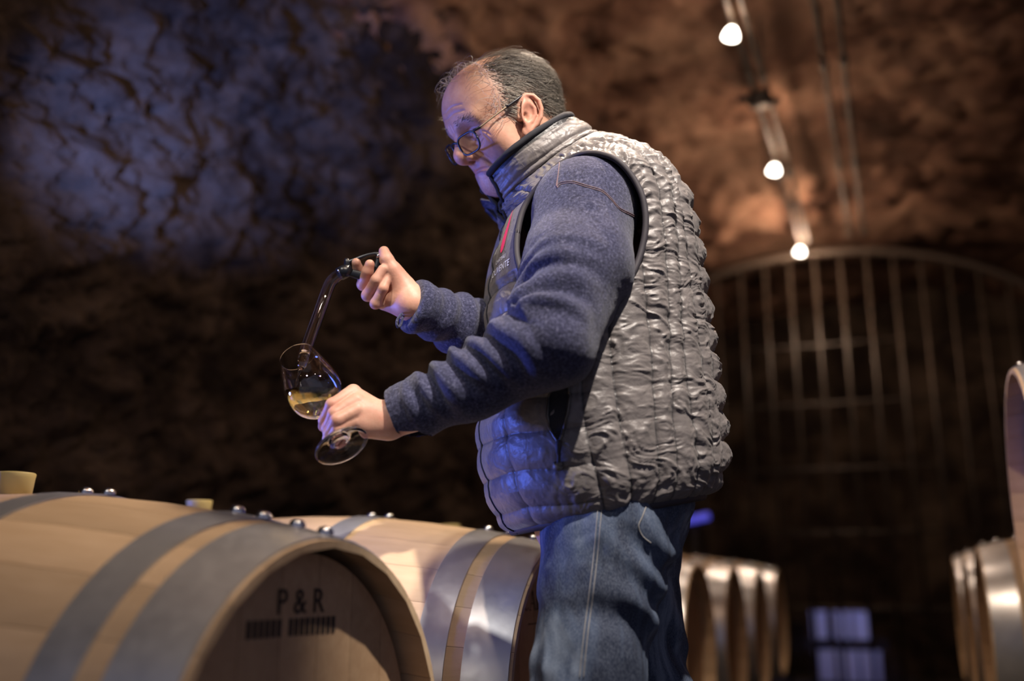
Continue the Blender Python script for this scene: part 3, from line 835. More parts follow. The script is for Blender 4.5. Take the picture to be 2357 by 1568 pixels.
# ---- limbs under the clothes
SH_N, EL_N, WR_N = U(1350, 480, 1.455), U(1262, 785, 1.345), U(905, 962, 1.425)
SH_F, EL_F, WR_F = U(1310, 470, 1.775), U(1200, 800, 1.73), U(950, 700, 1.562)
HIP_N, HIP_F = U(1400, 1215, 1.50), U(1430, 1215, 1.68)
def drop(p, z): q = np.array(p, float); q[2] = z; return q
KNEE_N = U(1345, 1640, 1.46); ANK_N = KNEE_N * np.array([1, 1, 0]) + np.array([0.02, 0.02, 0.10])
KNEE_F = U(1500, 1640, 1.68); ANK_F = KNEE_F * np.array([1, 1, 0]) + np.array([0.03, 0.0, 0.10])
def trunk_sdf(P):
    d = cone(P, (HIP_N + HIP_F) / 2 + np.array([-0.02, 0, 0.03]), U(1340, 640, Y0), 0.115, 0.105)
    d = smin(d, cone(P, U(1340, 640, Y0), U(1310, 480, Y0), 0.105, 0.09), 0.05)
    d = smin(d, cone(P, SH_N + LT * -0.03, SH_F + LT * 0.03, 0.05, 0.05), 0.05)
    d = smin(d, cone(P, U(1310, 480, Y0), NB, 0.085, 0.06), 0.04)
    d = smin(d, chain(P, [SH_N, EL_N, U(1000, 925, 1.41)], [0.05, 0.04, 0.034]), 0.02)
    d = smin(d, chain(P, [SH_F, EL_F, U(1030, 735, 1.60)], [0.05, 0.034, 0.022]), 0.02)
    for h, k, a in ((HIP_N, KNEE_N, ANK_N), (HIP_F, KNEE_F, ANK_F)):
        d = smin(d, chain(P, [h, k, a], [0.072, 0.05, 0.036]), 0.04)
    return d
pieces = []
hv, hf = sdf_mesh(head_sdf, HC - 0.19, HC + 0.19, 0.0017)
pieces.append((hv, hf))
c = U(840, 950, 1.42); nv, nf = sdf_mesh(nearhand_sdf, c - np.array([0.09, 0.06, 0.08]), c + np.array([0.11, 0.09, 0.09]), 0.0016); pieces.append((nv, nf))
c = U(890, 640, 1.56); fv, ff = sdf_mesh(farhand_sdf, c - np.array([0.08, 0.06, 0.10]), c + np.array([0.10, 0.08, 0.09]), 0.0016); pieces.append((fv, ff))
tv, tf = sdf_mesh(trunk_sdf, np.array([-0.25, 1.15, 0.03]), np.array([0.50, 2.05, 1.62]), 0.009); pieces.append((tv, tf))
bv = np.concatenate([p[0] for p in pieces]); off = np.cumsum([0] + [len(p[0]) for p in pieces]); bf = np.concatenate([p[1] + o for p, o in zip(pieces, off)])
body = pchild('body', bv, bf, M_SKIN)
# colouring that belongs to the skin: stubble, scalp under the hair, ruddy nose, ears and cheeks
def sstep(a, b, x): t = np.clip((x - a) / (b - a), 0, 1); return t * t * (3 - 2 * t)
hl = w2h(hv); ay = np.abs(hl[:, 1])
def hair_density(q):
    """share of hair on the scalp: thick at the sides and back, thin on the crown, bare forehead"""
    ay = np.abs(q[:, 1]); x, z = q[:, 0], q[:, 2]
    side = sstep(0.050, 0.028, x + 0.12 * (z - 0.03)) * sstep(-0.005, 0.02, z + 0.55 * np.maximum(0, -x - 0.01))
    side *= np.where((ay > 0.070) & (x > -0.024) & (x < 0.026) & (z < 0.034), 0, 1)
    top = sstep(0.098, 0.118, z + 0.15 * ay) * sstep(-0.055, -0.02, x)
    side *= (1 - 0.80 * top * sstep(0.062, 0.03, ay))
    low = sstep(-0.075, -0.05, z)
    back = sstep(-0.045, -0.075, x) * low
    return np.clip(np.maximum(side, back), 0, 1)
hd = hair_density(hl)
stub = sstep(0.010, 0.05, -hl[:, 2] - 0.010 + 0.0 * ay) * sstep(0.0, 0.02, hl[:, 0]) * np.where((hl[:, 0] > 0.099) | (hl[:, 2] > -0.028) & (ay < 0.02) & (hl[:, 0] > 0.085), 0, 1)
lips = np.exp(-((hl[:, 2] + 0.0495) / 0.007) ** 2) * sstep(0.068, 0.082, hl[:, 0]) * sstep(0.027, 0.02, ay)
tint = np.zeros(len(bv)); tint[:len(hv)] = np.clip(0.45 * hd * sstep(-0.08, -0.05, hl[:, 2]) + 0.42 * stub * (1 - lips) * (0.5 + 0.5 * fbm(hl * 60, 2, 5)), 0, 0.8)
brow = np.exp(-((hl[:, 2] - 0.034 + 0.05 * np.maximum(ay - 0.03, 0)) / 0.006) ** 2) * sstep(0.008, 0.016, ay) * sstep(0.056, 0.046, ay) * sstep(0.06, 0.07, hl[:, 0])
tint[:len(hv)] = np.maximum(tint[:len(hv)], 0.18 * brow)
flush = np.zeros(len(bv)); flush[:len(hv)] = np.clip(0.35 * np.exp(-(np.linalg.norm(hl - [0.104, 0, -0.0145], axis=1) / 0.022) ** 2) + 0.25 * sstep(0.080, 0.086, ay) + 0.5 * lips + 0.18 * np.exp(-(np.linalg.norm(np.stack([hl[:, 0], ay, hl[:, 2]], 1) - [0.06, 0.055, -0.02], axis=1) / 0.03) ** 2), 0, 0.6)
flush[len(hv):] = np.clip(0.10 + 0.22 * fbm(bv[len(hv):] * 70, 2, 66), 0, 0.3)
set_color(body, 'tint', tint); set_color(body, 'flush', flush)

# ---- hair
M_HAIR = Mat('grey_hair', (0.2, 0.18, 0.16), 0.50, 0, 0.45); M_HAIR.color(M_HAIR.attr('shade')); M_HAIR = M_HAIR.m
hn = vert_normals(hv, hf)
hln = hn @ HR
prob = hd * sstep(-0.072, -0.05, hl[:, 2])
wisp = sstep(0.085, 0.10, hl[:, 2] + 0.2 * (hl[:, 0] - 0.05)) * sstep(0.085, 0.06, hl[:, 0]) * (0.03 + 0.16 * sstep(-0.005, -0.035, hl[:, 1]))
prob = np.maximum(prob, wisp) * np.where(ay > 0.0795, 0, 1)
SEG = 7
def strands(pick, ln, flow, lift, wide, wave):
    n = len(pick); root = hl[pick] + RNG.normal(0, 0.0006, (n, 3)); nr = hln[pick]
    flow = flow - nr * (flow * nr).sum(1)[:, None] * 0.9; flow = flow / np.linalg.norm(flow, axis=1)[:, None]
    side_ = np.cross(flow, nr); cur = root - nr * 0.001; out = [cur]; ph_ = fbm(root * 60, 2, 12) * 9
    for k in range(1, SEG):
        t = k / (SEG - 1)
        dv = flow + nr * (lift * (1 - 1.5 * t))[:, None] + RNG.normal(0, 0.08, flow.shape) + (wave * np.sin(t * 6 + ph_))[:, None] * side_
        cur = cur + dv / np.linalg.norm(dv, axis=1)[:, None] * (ln / (SEG - 1))[:, None]
        e = (cur - CRC) / (CRR + 0.001); m = np.linalg.norm(e, axis=1); inn = (m < 1.0) & (cur[:, 2] > 0.0)
        cur = np.where(inn[:, None], (e / m[:, None]) * (CRR + 0.001) + CRC, cur); out.append(cur)
    ST = np.stack(out, 1); w = side_ / np.linalg.norm(side_, axis=1)[:, None]
    wid = (np.linspace(1, 0.25, SEG)[None] * wide[:, None])[..., None]
    HV = np.stack([ST + w[:, None] * wid, ST - w[:, None] * wid, ST + nr[:, None] * wid], 2).reshape(-1, 3)
    base = (np.arange(n) * SEG * 3)[:, None, None] + (np.arange(SEG - 1) * 3)[None, :, None]
    return HV, np.concatenate([(base + np.array([p, q, q + 3, p + 3])[None, None]).reshape(-1, 4) for p, q in ((0, 1), (1, 2), (2, 0))]), root
def tone_rgb(t): t = np.clip(t, 0, 1) ** 1.35; return np.stack([0.035 + 0.56 * t, 0.030 + 0.51 * t, 0.025 + 0.44 * t], -1)
pick = RNG.choice(len(hv), 7600, p=prob / prob.sum()); nP = len(pick); dens = hd[pick]; r0 = hl[pick]
thick = dens > 0.5
ln = np.where(thick, RNG.uniform(0.022, 0.042, nP), RNG.uniform(0.03, 0.055, nP))
flow = np.stack([-0.80 + 0 * ln, np.sign(r0[:, 1]) * 0.08, -0.60 + 0.25 * sstep(0.07, 0.10, r0[:, 2])], -1)
cl = fbm(r0 * 75, 2, 91); cl2 = fbm(r0 * 75 + 40, 2, 93)
flow = flow + np.stack([0.25 * cl, 0.3 * cl2, 0.55 * cl2], -1) + RNG.normal(0, 0.14, flow.shape)
front = (~thick) & (r0[:, 0] > 0.02)
flow[front] = np.stack([RNG.uniform(-0.3, 0.9, front.sum()), RNG.uniform(-0.8, 0.8, front.sum()), RNG.uniform(-0.2, 0.5, front.sum())], -1)
HV, hfaces, _ = strands(pick, ln, flow, RNG.uniform(0.2, 0.75, nP) + 0.7 * front, np.where(thick, 0.00055, 0.00034), np.where(front, 0.7, 0.28))
tone = 0.10 + 0.60 * RNG.beta(1.2, 1.4, nP) + 0.30 * (0.5 + cl) + 0.30 * sstep(-0.03, 0.04, r0[:, 0]) * sstep(0.09, 0.05, r0[:, 2]) - 0.12 * sstep(-0.05, -0.09, r0[:, 0]) + 0.1 * front
bprob = brow * np.where(hl[:, 0] > 0.06, 1, 0); bp = RNG.choice(len(hv), 240, p=bprob / bprob.sum()); br0 = hl[bp]
bflow = np.stack([-0.25 + 0 * br0[:, 0], np.sign(br0[:, 1]) * 0.9, 0.25 + 0 * br0[:, 0]], -1) + RNG.normal(0, 0.25, (len(bp), 3))
BV_, bfc, _ = strands(bp, RNG.uniform(0.006, 0.010, len(bp)), bflow, RNG.uniform(0.2, 0.6, len(bp)), np.full(len(bp), 0.00036), np.full(len(bp), 0.1))
btone = RNG.beta(1.5, 3.0, len(bp)) * 0.7
hair = pchild('hair', h2w(np.concatenate([HV, BV_])), np.concatenate([hfaces, bfc + len(HV)]), M_HAIR)
set_color(hair, 'shade', np.repeat(np.concatenate([tone_rgb(tone), tone_rgb(btone)]), SEG * 3, 0)); hair['label'] = 'short thinning grey hair'; hair['kind'] = 'stuff'
# ================================================================== clothing
from mathutils.bvhtree import BVHTree
def PX(P):
    P = np.asarray(P, float); x, y, z = P[..., 0], P[..., 1], P[..., 2] - CAMZ
    d = y * math.cos(PITCH) + z * math.sin(PITCH); u = -y * math.sin(PITCH) + z * math.cos(PITCH)
    return np.stack([1178.5 + FPX * x / d, 784 - FPX * u / d], -1)

# ---- fleece: both sleeves and the chest under the vest, one surface
CUF_N = U(903, 961, 1.425); CUF_F = U(946, 704, 1.562)
N_PTS = [SH_N, U(1322, 630, 1.395), EL_N, U(1090, 882, 1.385), U(945, 948, 1.42), CUF_N - unit(U(1000, 925, 1.41) - CUF_N) * 0.03]
N_RAD = [0.078, 0.077, 0.066, 0.047, 0.0405, 0.035]
F_PTS = [SH_F, EL_F, U(1060, 748, 1.635), U(975, 712, 1.578), CUF_F - unit(U(1030, 735, 1.60) - CUF_F) * 0.03]
F_RAD = [0.078, 0.062, 0.046, 0.038, 0.034]
axN = unit(U(990, 935, 1.41) - CUF_N); axN = unit(axN + np.array([0, 0, 0.12])); axF = unit(U(1030, 735, 1.60) - CUF_F)
def fleece_sdf(P):
    d = chain(P, N_PTS, N_RAD, 0.03)
    d = smax(d, -((P - (CUF_N + axN * 0.002)) @ axN), 0.004)
    g = chain(P, F_PTS, F_RAD, 0.03)
    g = smax(g, -((P - (CUF_F + axF * 0.002)) @ axF), 0.004)
    b = cone(P, U(1340, 640, Y0), U(1312, 480, Y0), 0.105, 0.095)
    b = smin(b, cone(P, SH_N - LT * 0.02, SH_F + LT * 0.02, 0.072, 0.072), 0.05)
    return smin(smin(d, b, 0.04), g, 0.04)
fv_, ff_ = sdf_mesh(fleece_sdf, np.array([-0.22, 1.18, 1.00]), np.array([0.36, 1.98, 1.56]), 0.0042)
def along(P, pts):
    best = np.full(len(P), 1e9); tt = np.zeros(len(P)); acc = 0; cen = np.zeros_like(P)
    for a, b in zip(pts[:-1], pts[1:]):
        ba = b - a; L = np.linalg.norm(ba); t = np.clip((P - a) @ ba / (L * L), 0, 1); c = a + t[:, None] * ba
        d = np.linalg.norm(P - c, axis=1); m = d < best
        best = np.where(m, d, best); tt = np.where(m, acc + t * L, tt); cen = np.where(m[:, None], c, cen); acc += L
    return tt, cen, best
nn = vert_normals(fv_, ff_)
for it in range(1):
    tN, cN, dN = along(fv_, N_PTS); tF, cF, dF = along(fv_, F_PTS)
    LN = sum(np.linalg.norm(b - a) for a, b in zip(N_PTS[:-1], N_PTS[1:]))
    LE = np.linalg.norm(N_PTS[1] - N_PTS[0]) + np.linalg.norm(N_PTS[2] - N_PTS[1])
    onN = sstep(0.10, 0.085, dN)
    upl = nn @ unit(np.array([-0.75, -0.25, 0.6]))                          # inner, upper side of the arm
    ph = fbm(fv_ * np.array([9, 9, 9]), 2, 11) * 1.3
    ang = nn @ unit(np.array([0.2, -0.9, -0.3]))
    w = sstep(LE - 0.15, LE - 0.03, tN) * sstep(LN - 0.05, LN - 0.12, tN)
    ridge = np.abs(np.sin((tN * 1.0 + 0.035 * ang) * math.pi / 0.038 + ph * 1.1)) ** 1.5
    disp = onN * w * (0.013 * ridge - 0.006) * sstep(-0.55, 0.5, upl)
    disp += onN * sstep(0.03, 0.10, tN) * 0.006 * fbm(fv_ * np.array([14, 14, 8]), 3, 31)
    # long drapes down the upper arm
    disp += onN * sstep(LE + 0.05, LE - 0.1, tN) * sstep(0.05, 0.14, tN) * 0.0035 * np.sin((fv_ @ unit(np.array([0.8, 0.0, 0.55]))) * 75 + ph * 2)
    cufw = sstep(LN - 0.075, LN - 0.066, tN) * onN
    disp -= cufw * 0.004
    onF = sstep(0.09, 0.07, dF)
    disp += onF * 0.004 * np.sin(tF * 150 + fbm(fv_ * 8, 2, 77) * 2) * sstep(0.25, 0.35, tF) * 0.8
    disp += 0.0007 * fbm(fv_ * 300, 2, 5)
    fv_ = fv_ + nn * disp[:, None]
fleece = pchild('fleece_jacket', fv_, ff_, M_FLEECE)
fleece['label'] = 'navy fleece sleeves under the vest'
BV_F = BVHTree.FromPolygons([tuple(p) for p in fv_], [tuple(int(i) for i in q) for q in ff_])
def drape(bvh, pts, n, lift=0.001):
    """lay a path seen at these sight lines onto a surface"""
    out = []
    for p in smooth_path(np.array([(a, b, 0.0) for a, b in pts], float), n):
        o = np.array([0, 0, CAMZ]); d = unit(U(p[0], p[1], 1.0) - o)
        hit, nrm, _, _ = bvh.ray_cast(V(o), V(d))
        if hit is not None:
            nrm = np.array(nrm); nrm = nrm if nrm @ d < 0 else -nrm
            out.append(np.array(hit) + nrm * lift)
    return np.array(out)
M_THREAD = Mat('brown_thread', (0.17, 0.11, 0.12), 0.8).m
for k, (pa, dd) in enumerate((([(1288, 372), (1285, 400), (1281, 428), (1290, 421), (1318, 418), (1350, 427), (1385, 438), (1405, 455), (1425, 478), (1448, 490), (1468, 500)], 0),
                              ([(1288, 376), (1285, 404), (1283, 432), (1291, 425), (1318, 422), (1350, 431), (1385, 442), (1405, 459), (1425, 482), (1448, 494), (1468, 504)], 1))):
    P = drape(BV_F, pa, 90, 0.0006)
    if len(P) > 4:
        v, f = tube_data(P, 0.0006, 5); pchild('seam_stitching', v, f, M_THREAD, fleece)
# small open stand-up collar of the fleece below the chin
cv = []
for (a, b, y, bl_) in ((1168, 468, 1.60, 0), (1150, 470, 1.64, 0), (1128, 462, 1.665, 0), (1107, 458, 1.675, 0)):
    cv.append(U(a, b, y))
low_ = [U(1168, 524, 1.60), U(1160, 522, 1.63), (U(1138, 505, 1.655)), U(1122, 488, 1.665)]
up_ = np.array(cv); lo_ = np.array(low_)
rows = [smooth_path(lo_ + (up_ - lo_) * t + np.array([0.0, 0.012, 0]) * math.sin(math.pi * t), 16) for t in np.linspace(0, 1, 8)]
g0 = np.array(rows); nrm_ = np.cross(np.gradient(g0, axis=0), np.gradient(g0, axis=1)); nrm_ /= np.linalg.norm(nrm_, axis=-1)[..., None]
th_ = 0.0028
V2 = np.concatenate([(g0 + nrm_ * th_).reshape(-1, 3), (g0 - nrm_ * th_).reshape(-1, 3)]); n8, n16 = g0.shape[:2]
F2 = [tuple(q) for q in grid_faces(n8, n16)] + [tuple(n8 * n16 + i for i in q[::-1]) for q in grid_faces(n8, n16)]
ring_ = [(0, j) for j in range(n16)] + [(i, n16 - 1) for i in range(1, n8)] + [(n8 - 1, j) for j in range(n16 - 2, -1, -1)] + [(i, 0) for i in range(n8 - 2, 0, -1)]
ri = [a * n16 + b for a, b in ring_]
F2 += [(ri[k], ri[(k + 1) % len(ri)], n8 * n16 + ri[(k + 1) % len(ri)], n8 * n16 + ri[k]) for k in range(len(ri))]
pchild('collar', V2, F2, M_FLEECE, fleece)
# drawcord loop below the far cuff
P = smooth_path([U(925, 722, 1.545), U(914, 738, 1.54), U(915, 752, 1.54), U(922, 748, 1.545), U(928, 728, 1.55)], 24)
v, f = tube_data(P, 0.0022, 6); pchild('cuff_loop', v, f, M_FLEECE, fleece)

# ---- quilted vest
RG = [  # front (px,py), back (px,py), half width, shape
 ((1196, 1218), (1578, 1148), 0.178, 2.4), ((1178, 1208), (1598, 1128), 0.190, 2.4), ((1158, 1178), (1614, 1092), 0.200, 2.4), ((1136, 1122), (1618, 1045), 0.206, 2.4), ((1120, 1050), (1613, 990), 0.208, 2.4),
 ((1117, 975), (1605, 925), 0.207, 2.4), ((1120, 900), (1596, 850), 0.205, 2.4), ((1126, 820), (1586, 780), 0.204, 2.4), ((1133, 740), (1575, 710), 0.205, 2.4),
 ((1138, 670), (1565, 640), 0.207, 2.4), ((1147, 605), (1553, 580), 0.208, 2.4), ((1163, 548), (1540, 528), 0.206, 2.4), ((1174, 512), (1524, 484), 0.203, 2.3),
 ((1168, 500), (1504, 444), 0.196, 2.2), ((1162, 492), (1474, 404), 0.176, 2.1), ((1156, 484), (1432, 366), 0.140, 2.0), ((1150, 474), (1388, 340), 0.108, 2.0),
 ((1146, 474), (1350, 340), 0.100, 2.2), ((1134, 456), (1326, 328), 0.096, 2.4), ((1114, 430), (1294, 314), 0.093, 2.5)]
NU, NV = 660, 560
sp = math.sin(PSI)
LOFF = {16: 0.010, 17: 0.022, 18: 0.028, 19: 0.030}      # the collar leans with the head towards his left
def ring_ctrl():
    out = []
    for (fx, fy), (bx, by), a, e in RG:
        b0 = (bx - fx) / 2 / 1420
        o_ = LT * LOFF.get(len(out), 0.0)
        out.append(np.concatenate([U(fx, fy, Y0 - sp * b0) + o_, U(bx, by, Y0 + sp * b0) + o_, [a, e]]))
    return np.array(out)
RC = ring_ctrl()
# rows spaced by length along the back
P_ = RC[:, 3:6]; seg = np.linalg.norm(np.diff((RC[:, :3] + RC[:, 3:6]) / 2 * 0.4 + P_ * 0.6, axis=0), axis=1); cum = np.concatenate([[0], np.cumsum(seg)])
def rc_at(vm):
    u = np.interp(vm, cum, np.arange(len(RC))); i = np.minimum(u.astype(int), len(RC) - 2); t = (u - i)[:, None]
    Q = np.vstack([2 * RC[0] - RC[1], RC, 2 * RC[-1] - RC[-2]]); a, b, c, d = Q[i], Q[i + 1], Q[i + 2], Q[i + 3]
    return 0.5 * ((2 * b) + (-a + c) * t + (2 * a - 5 * b + 4 * c - d) * t ** 2 + (-a + 3 * b - 3 * c + d) * t ** 3)
VM = np.linspace(0, cum[-1], NV); RR = rc_at(VM)
T_ = np.linspace(0, 2 * math.pi, NU, endpoint=False)
def loft(RR, T):
    C = (RR[:, :3] + RR[:, 3:6]) / 2; B = (RR[:, :3] - RR[:, 3:6]) / 2
    e = RR[:, 7][:, None]; ct, s_ = np.cos(T)[None], np.sin(T)[None]
    cx = np.sign(ct) * np.abs(ct) ** (2 / e); sy = np.sign(s_) * np.abs(s_) ** (2 / e)
    return C[:, None] + cx[..., None] * B[:, None] + (sy * RR[:, 6][:, None])[..., None] * LT[None, None]
G = loft(RR, T_)
def gnorm(G):
    du = np.roll(G, -1, 1) - np.roll(G, 1, 1); dv = np.gradient(G, axis=0); n = np.cross(du, dv); return n / (np.linalg.norm(n, axis=-1)[..., None] + 1e-12)
GN = gnorm(G)
if ((GN[NV // 3] * (G[NV // 3] - G[NV // 3].mean(0))).sum(-1)).mean() < 0: GN = -GN
deg = np.degrees(T_); ad = np.where(deg > 180, 360 - deg, deg)
ul = np.concatenate([[0], np.cumsum(np.linalg.norm(np.diff(G[NV // 3], axis=0), axis=1))])
collar_v = cum[16]
Hs = 0.0465
vv = VM[:, None] + 0 * ad[None]; aa = ad[None] + 0 * VM[:, None]
wob = 0.010 * fbm(np.stack([aa * 0.02, vv * 3, 0 * vv], -1), 2, 3)
vs = vv + wob + 0.02 * np.sin(np.radians(aa)) ** 2 * 0.6
dh = np.abs((vs / Hs + 0.5) % 1 - 0.5) * Hs
SEAMS = [28, 72, 83, 94, 105, 116, 126.5, 138]
dvs = np.full(aa.shape, 1.0)
arcdeg = 0.0031 * 0.9
for s_ in SEAMS:
    dvs = np.minimum(dvs, np.abs(aa - s_ - 2.2 * np.sin(vv * 9 + s_) - 2 * (vv - 0.35) * (s_ > 60)) * arcdeg)
side = sstep(66, 74, aa) * sstep(144, 136, aa)
incol = sstep(collar_v - 0.03, collar_v + 0.005, vv)
yoke = sstep(cum[12] - 0.02, cum[13], vv) * (1 - incol)
backp = sstep(136, 146, aa)
puff = (1 - np.exp(-dh / 0.012)) * (0.0065 + 0.0065 * backp - 0.0038 * side) * (1 - 0.9 * incol)
puff = puff * (1 - 0.85 * yoke * sstep(160, 135, aa))
puff = puff * (1 - np.exp(-dvs / 0.006) * 0) * np.where(True, 1.0, 1)
puff = puff + side * (0.0085 * (1 - np.exp(-dvs / 0.007)) - 0.004) * (1 - incol)
puff = puff - (1 - side) * 0.004 * np.exp(-dvs / 0.006) * (1 - incol)
uv3 = np.stack([aa * 0.0031 * 1.0, vv, np.where(deg[None] > 180, 5.0, 0) + 0 * vv], -1)
ru = uv3[..., 0] * 0.82 - uv3[..., 1] * 0.57; rv = uv3[..., 0] * 0.57 + uv3[..., 1] * 0.82
uvr = np.stack([ru, rv, uv3[..., 2]], -1)
crease = fbm(uvr * np.array([17, 56, 1]) + 0.35 * fbm(uv3 * np.array([20, 20, 1]), 2, 9)[..., None] * 8, 3, 13, 0.55, True)
nearv = np.exp(-dvs / 0.013); nearh = np.exp(-dh / 0.014)
crs = np.clip(crease - 0.1, 0, 1) ** 1.2 * 1.6
wr = side * (0.0031 * crs + 0.0022 * nearv * fbm(uv3 * np.array([40, 150, 1]), 2, 23)) + (1 - side) * (0.0016 * crs + 0.0020 * nearh * fbm(uv3 * np.array([110, 30, 1]), 2, 29) * (1 - incol) + backp * 0.0016 * crs)
wr = wr * (1 - 0.8 * incol) + yoke * 0.0008 * fbm(uv3 * np.array([110, 40, 1]), 2, 37)
front_calm = sstep(60, 40, aa) * (1 - yoke)
disp = puff + wr * (1 - 0.5 * front_calm)
disp -= incol * 0.0035 * (np.exp(-((vv - (collar_v + 0.012)) / 0.004) ** 2) + 0.8 * np.exp(-((vv - (collar_v + 0.030)) / 0.004) ** 2))
disp += incol * 0.003 * fbm(uv3 * np.array([12, 90, 1]), 3, 61)
# gather around the armhole
pxy = PX(G); lat = (G - np.array([0, Y0, 0])) @ LT
mirror = G - 2 * ((G - U(1350, 700, Y0)) @ LT)[..., None] * LT
pm = np.where((lat > 0)[..., None], pxy, PX(mirror))
ex, ey = (pm[..., 0] - 1342 + 0.12 * (pm[..., 1] - 545)) / 138, (pm[..., 1] - 545) / 184
er = np.sqrt(ex ** 2 + ey ** 2); ea = np.arctan2(ey, ex)
gather = sstep(1.30, 1.02, er) * (1 - incol)
disp = disp * (1 - 0.45 * sstep(1.25, 1.0, er)) + gather * 0.0015 * np.sin(ea * 52 + 5 * fbm(uv3 * 30, 2, 71))
disp *= sstep(0.0, 0.03, vv) * 0.9 + 0.1
v_txt = float(np.interp(652, [RG[10][0][1], RG[9][0][1]], [cum[10], cum[9]]))
flat = sstep(v_txt - 0.022, v_txt - 0.014, vv) * sstep(v_txt + 0.115, v_txt + 0.10, vv) * sstep(42, 36, aa) * sstep(2, 6, aa)     # firm embroidered panel
disp = disp * (1 - flat) + 0.0065 * flat
G2 = G + GN * (disp + 0.004)[..., None]
seam = (1 - flat) * np.clip(0.85 * np.exp(-(dvs / 0.0011) ** 2) + 0.6 * np.exp(-(dh / 0.0013) ** 2) * (1 - 0.8 * side), 0, 1) * (1 - incol)
seam = np.maximum(seam, incol * 0.8 * np.exp(-((vv - (collar_v + 0.012)) / 0.0013) ** 2))
# inner collar: fold over the top and go down inside
NI = 40
inner = []
for k in range(NI):
    t = (k + 1) / NI; row = NV - 1 - int(t * 90); off_ = -0.013 * min(1, t * 6)
    inner.append(G[row] + GN[row] * (off_ + 0.004 * (1 - min(1, t * 6))))
GI = np.concatenate([G2, np.array(inner)]); NVT = NV + NI
faces = grid_faces(NVT, NU, True)
col_i = faces[:, 0] % NU; row_i = faces[:, 0] // NU
topen = np.interp(np.where(row_i < NV, VM[np.minimum(row_i, NV - 1)], cum[-1] - (row_i - NV) / NI * (90 / NV) * cum[-1]), [cum[12], cum[16], cum[-1]], [0, 7, 13])
keep = ~(ad[col_i] < topen)
cut = (er < 1.0) & (np.abs(lat) > 0.075)
cutf = np.zeros(NVT * NU, bool); cutf[:NV * NU] = cut.ravel()
keep &= ~(cutf[faces].any(1))
nrm_check = np.cross(GI.reshape(-1, 3)[faces[1000, 1]] - GI.reshape(-1, 3)[faces[1000, 0]], GI.reshape(-1, 3)[faces[1000, 3]] - GI.reshape(-1, 3)[faces[1000, 0]])
fc = faces[keep]
if nrm_check @ GN.reshape(-1, 3)[faces[1000, 0]] < 0: fc = fc[:, ::-1]
used = np.unique(fc); remap = np.full(NVT * NU, -1); remap[used] = np.arange(len(used))
vest = pchild('quilted_vest', GI.reshape(-1, 3)[used], remap[fc], M_VEST)
vest['label'] = 'taupe grey quilted vest'
seam_all = np.zeros((NVT, NU)); seam_all[:NV] = seam; seam_all[NV - 10:NV] = 1; seam_all[NV:] = 1
set_color(vest, 'seam', seam_all.ravel()[used])
# bindings
def closed(P): return np.vstack([P, P[:2]])
hemP = G2[1] - GN[1] * 0.002
v, f = tube_data(closed(hemP[::4]), 0.0075, 8); pchild('hem_binding', v, f, M_TRIM, vest)
kv = G2.reshape(-1, 3); kpm = pm.reshape(-1, 2); klat = lat.reshape(-1); ker = er.reshape(-1); kea = ea.reshape(-1)
for sgn, nm in ((1, 'near'), (-1, 'far')):
    m = np.where((klat * sgn > 0.075) & (np.abs(ker - 1.01) < 0.035))[0]
    ang_ = np.linspace(-math.pi, math.pi, 120, endpoint=False); P = []
    for a in ang_:
        dd = np.abs(np.angle(np.exp(1j * (kea[m] - a)))) + np.abs(ker[m] - 1.01) * 2
        sel = m[np.argsort(dd)[:12]]; P.append(kv[sel].mean(0))
    P = np.array(P); K = 3
    P = sum(np.roll(P, k, 0) for k in range(-K, K + 1)) / (2 * K + 1)
    v, f = tube_data(closed(P), 0.0052, 8); pchild('armhole_binding', v, f, M_TRIM, vest)
# zip edges of the open collar
for sgn in (1, -1):
    P = []
    for r in range(int(np.searchsorted(VM, cum[12])), NV, 6):
        to = float(np.interp(VM[r], [cum[12], cum[16], cum[-1]], [0, 7, 13])); j = int(round(to / 360 * NU)) * sgn % NU
        P.append(G2[r, j])
    v, f = tube_data(np.array(P), 0.0042, 6); pchild('front_zip', v, f, M_LINE, vest)
P = np.array([G2[r, 0] for r in range(3, int(np.searchsorted(VM, cum[12])), 5)])
v, f = tube_data(P, 0.0022, 6); pchild('front_zip', v, f, M_LINE, vest)
topP = np.array([G2[NV - 1, j % NU] for j in range(int(13 / 360 * NU), int(347 / 360 * NU), 4)])
v, f = tube_data(topP, 0.0058, 8); pchild('collar_binding', v, f, M_LINE, vest)
BV_V = BVHTree.FromPolygons([tuple(p) for p in GI.reshape(-1, 3)[used]], [tuple(int(i) for i in q) for q in remap[fc]])
# pocket slit with zip and pull
Lft = drape(BV_V, [(1300, 836), (1278, 872), (1264, 916), (1264, 975), (1284, 1020)], 40, 0.002)
Rgt = drape(BV_V, [(1300, 836), (1306, 876), (1311, 922), (1299, 984), (1288, 1020)], 40, 0.002)
if len(Lft) == 40 and len(Rgt) == 40:
    rows = [Lft + (Rgt - Lft) * t for t in np.linspace(0, 1, 5)]
    pchild('pocket_opening', np.array(rows).reshape(-1, 3), grid_faces(5, 40), M_LINE, vest)
    M_TEETH = Mat('zip_teeth', (0.10, 0.09, 0.08), 0.35, 0.5).m
    for PP in (Lft, Rgt):
        v, f = tube_data(PP, 0.0022, 6); pchild('pocket_zip', v, f, M_TEETH, vest)
Pp = drape(BV_V, [(1289, 1016), (1289, 1032), (1290, 1048), (1289, 1062)], 14, 0.006)
v, f = tube_data(Pp, np.interp(np.linspace(0, 1, len(Pp)), [0, .15, .5, .7, 1], [0.003, 0.0048, 0.0036, 0.0026, 0.003]), 8); pchild('zip_pull', v, f, M_TRIM, vest)
Pp = drape(BV_V, [(1288, 1060), (1288, 1072), (1288, 1086)], 12, 0.006)
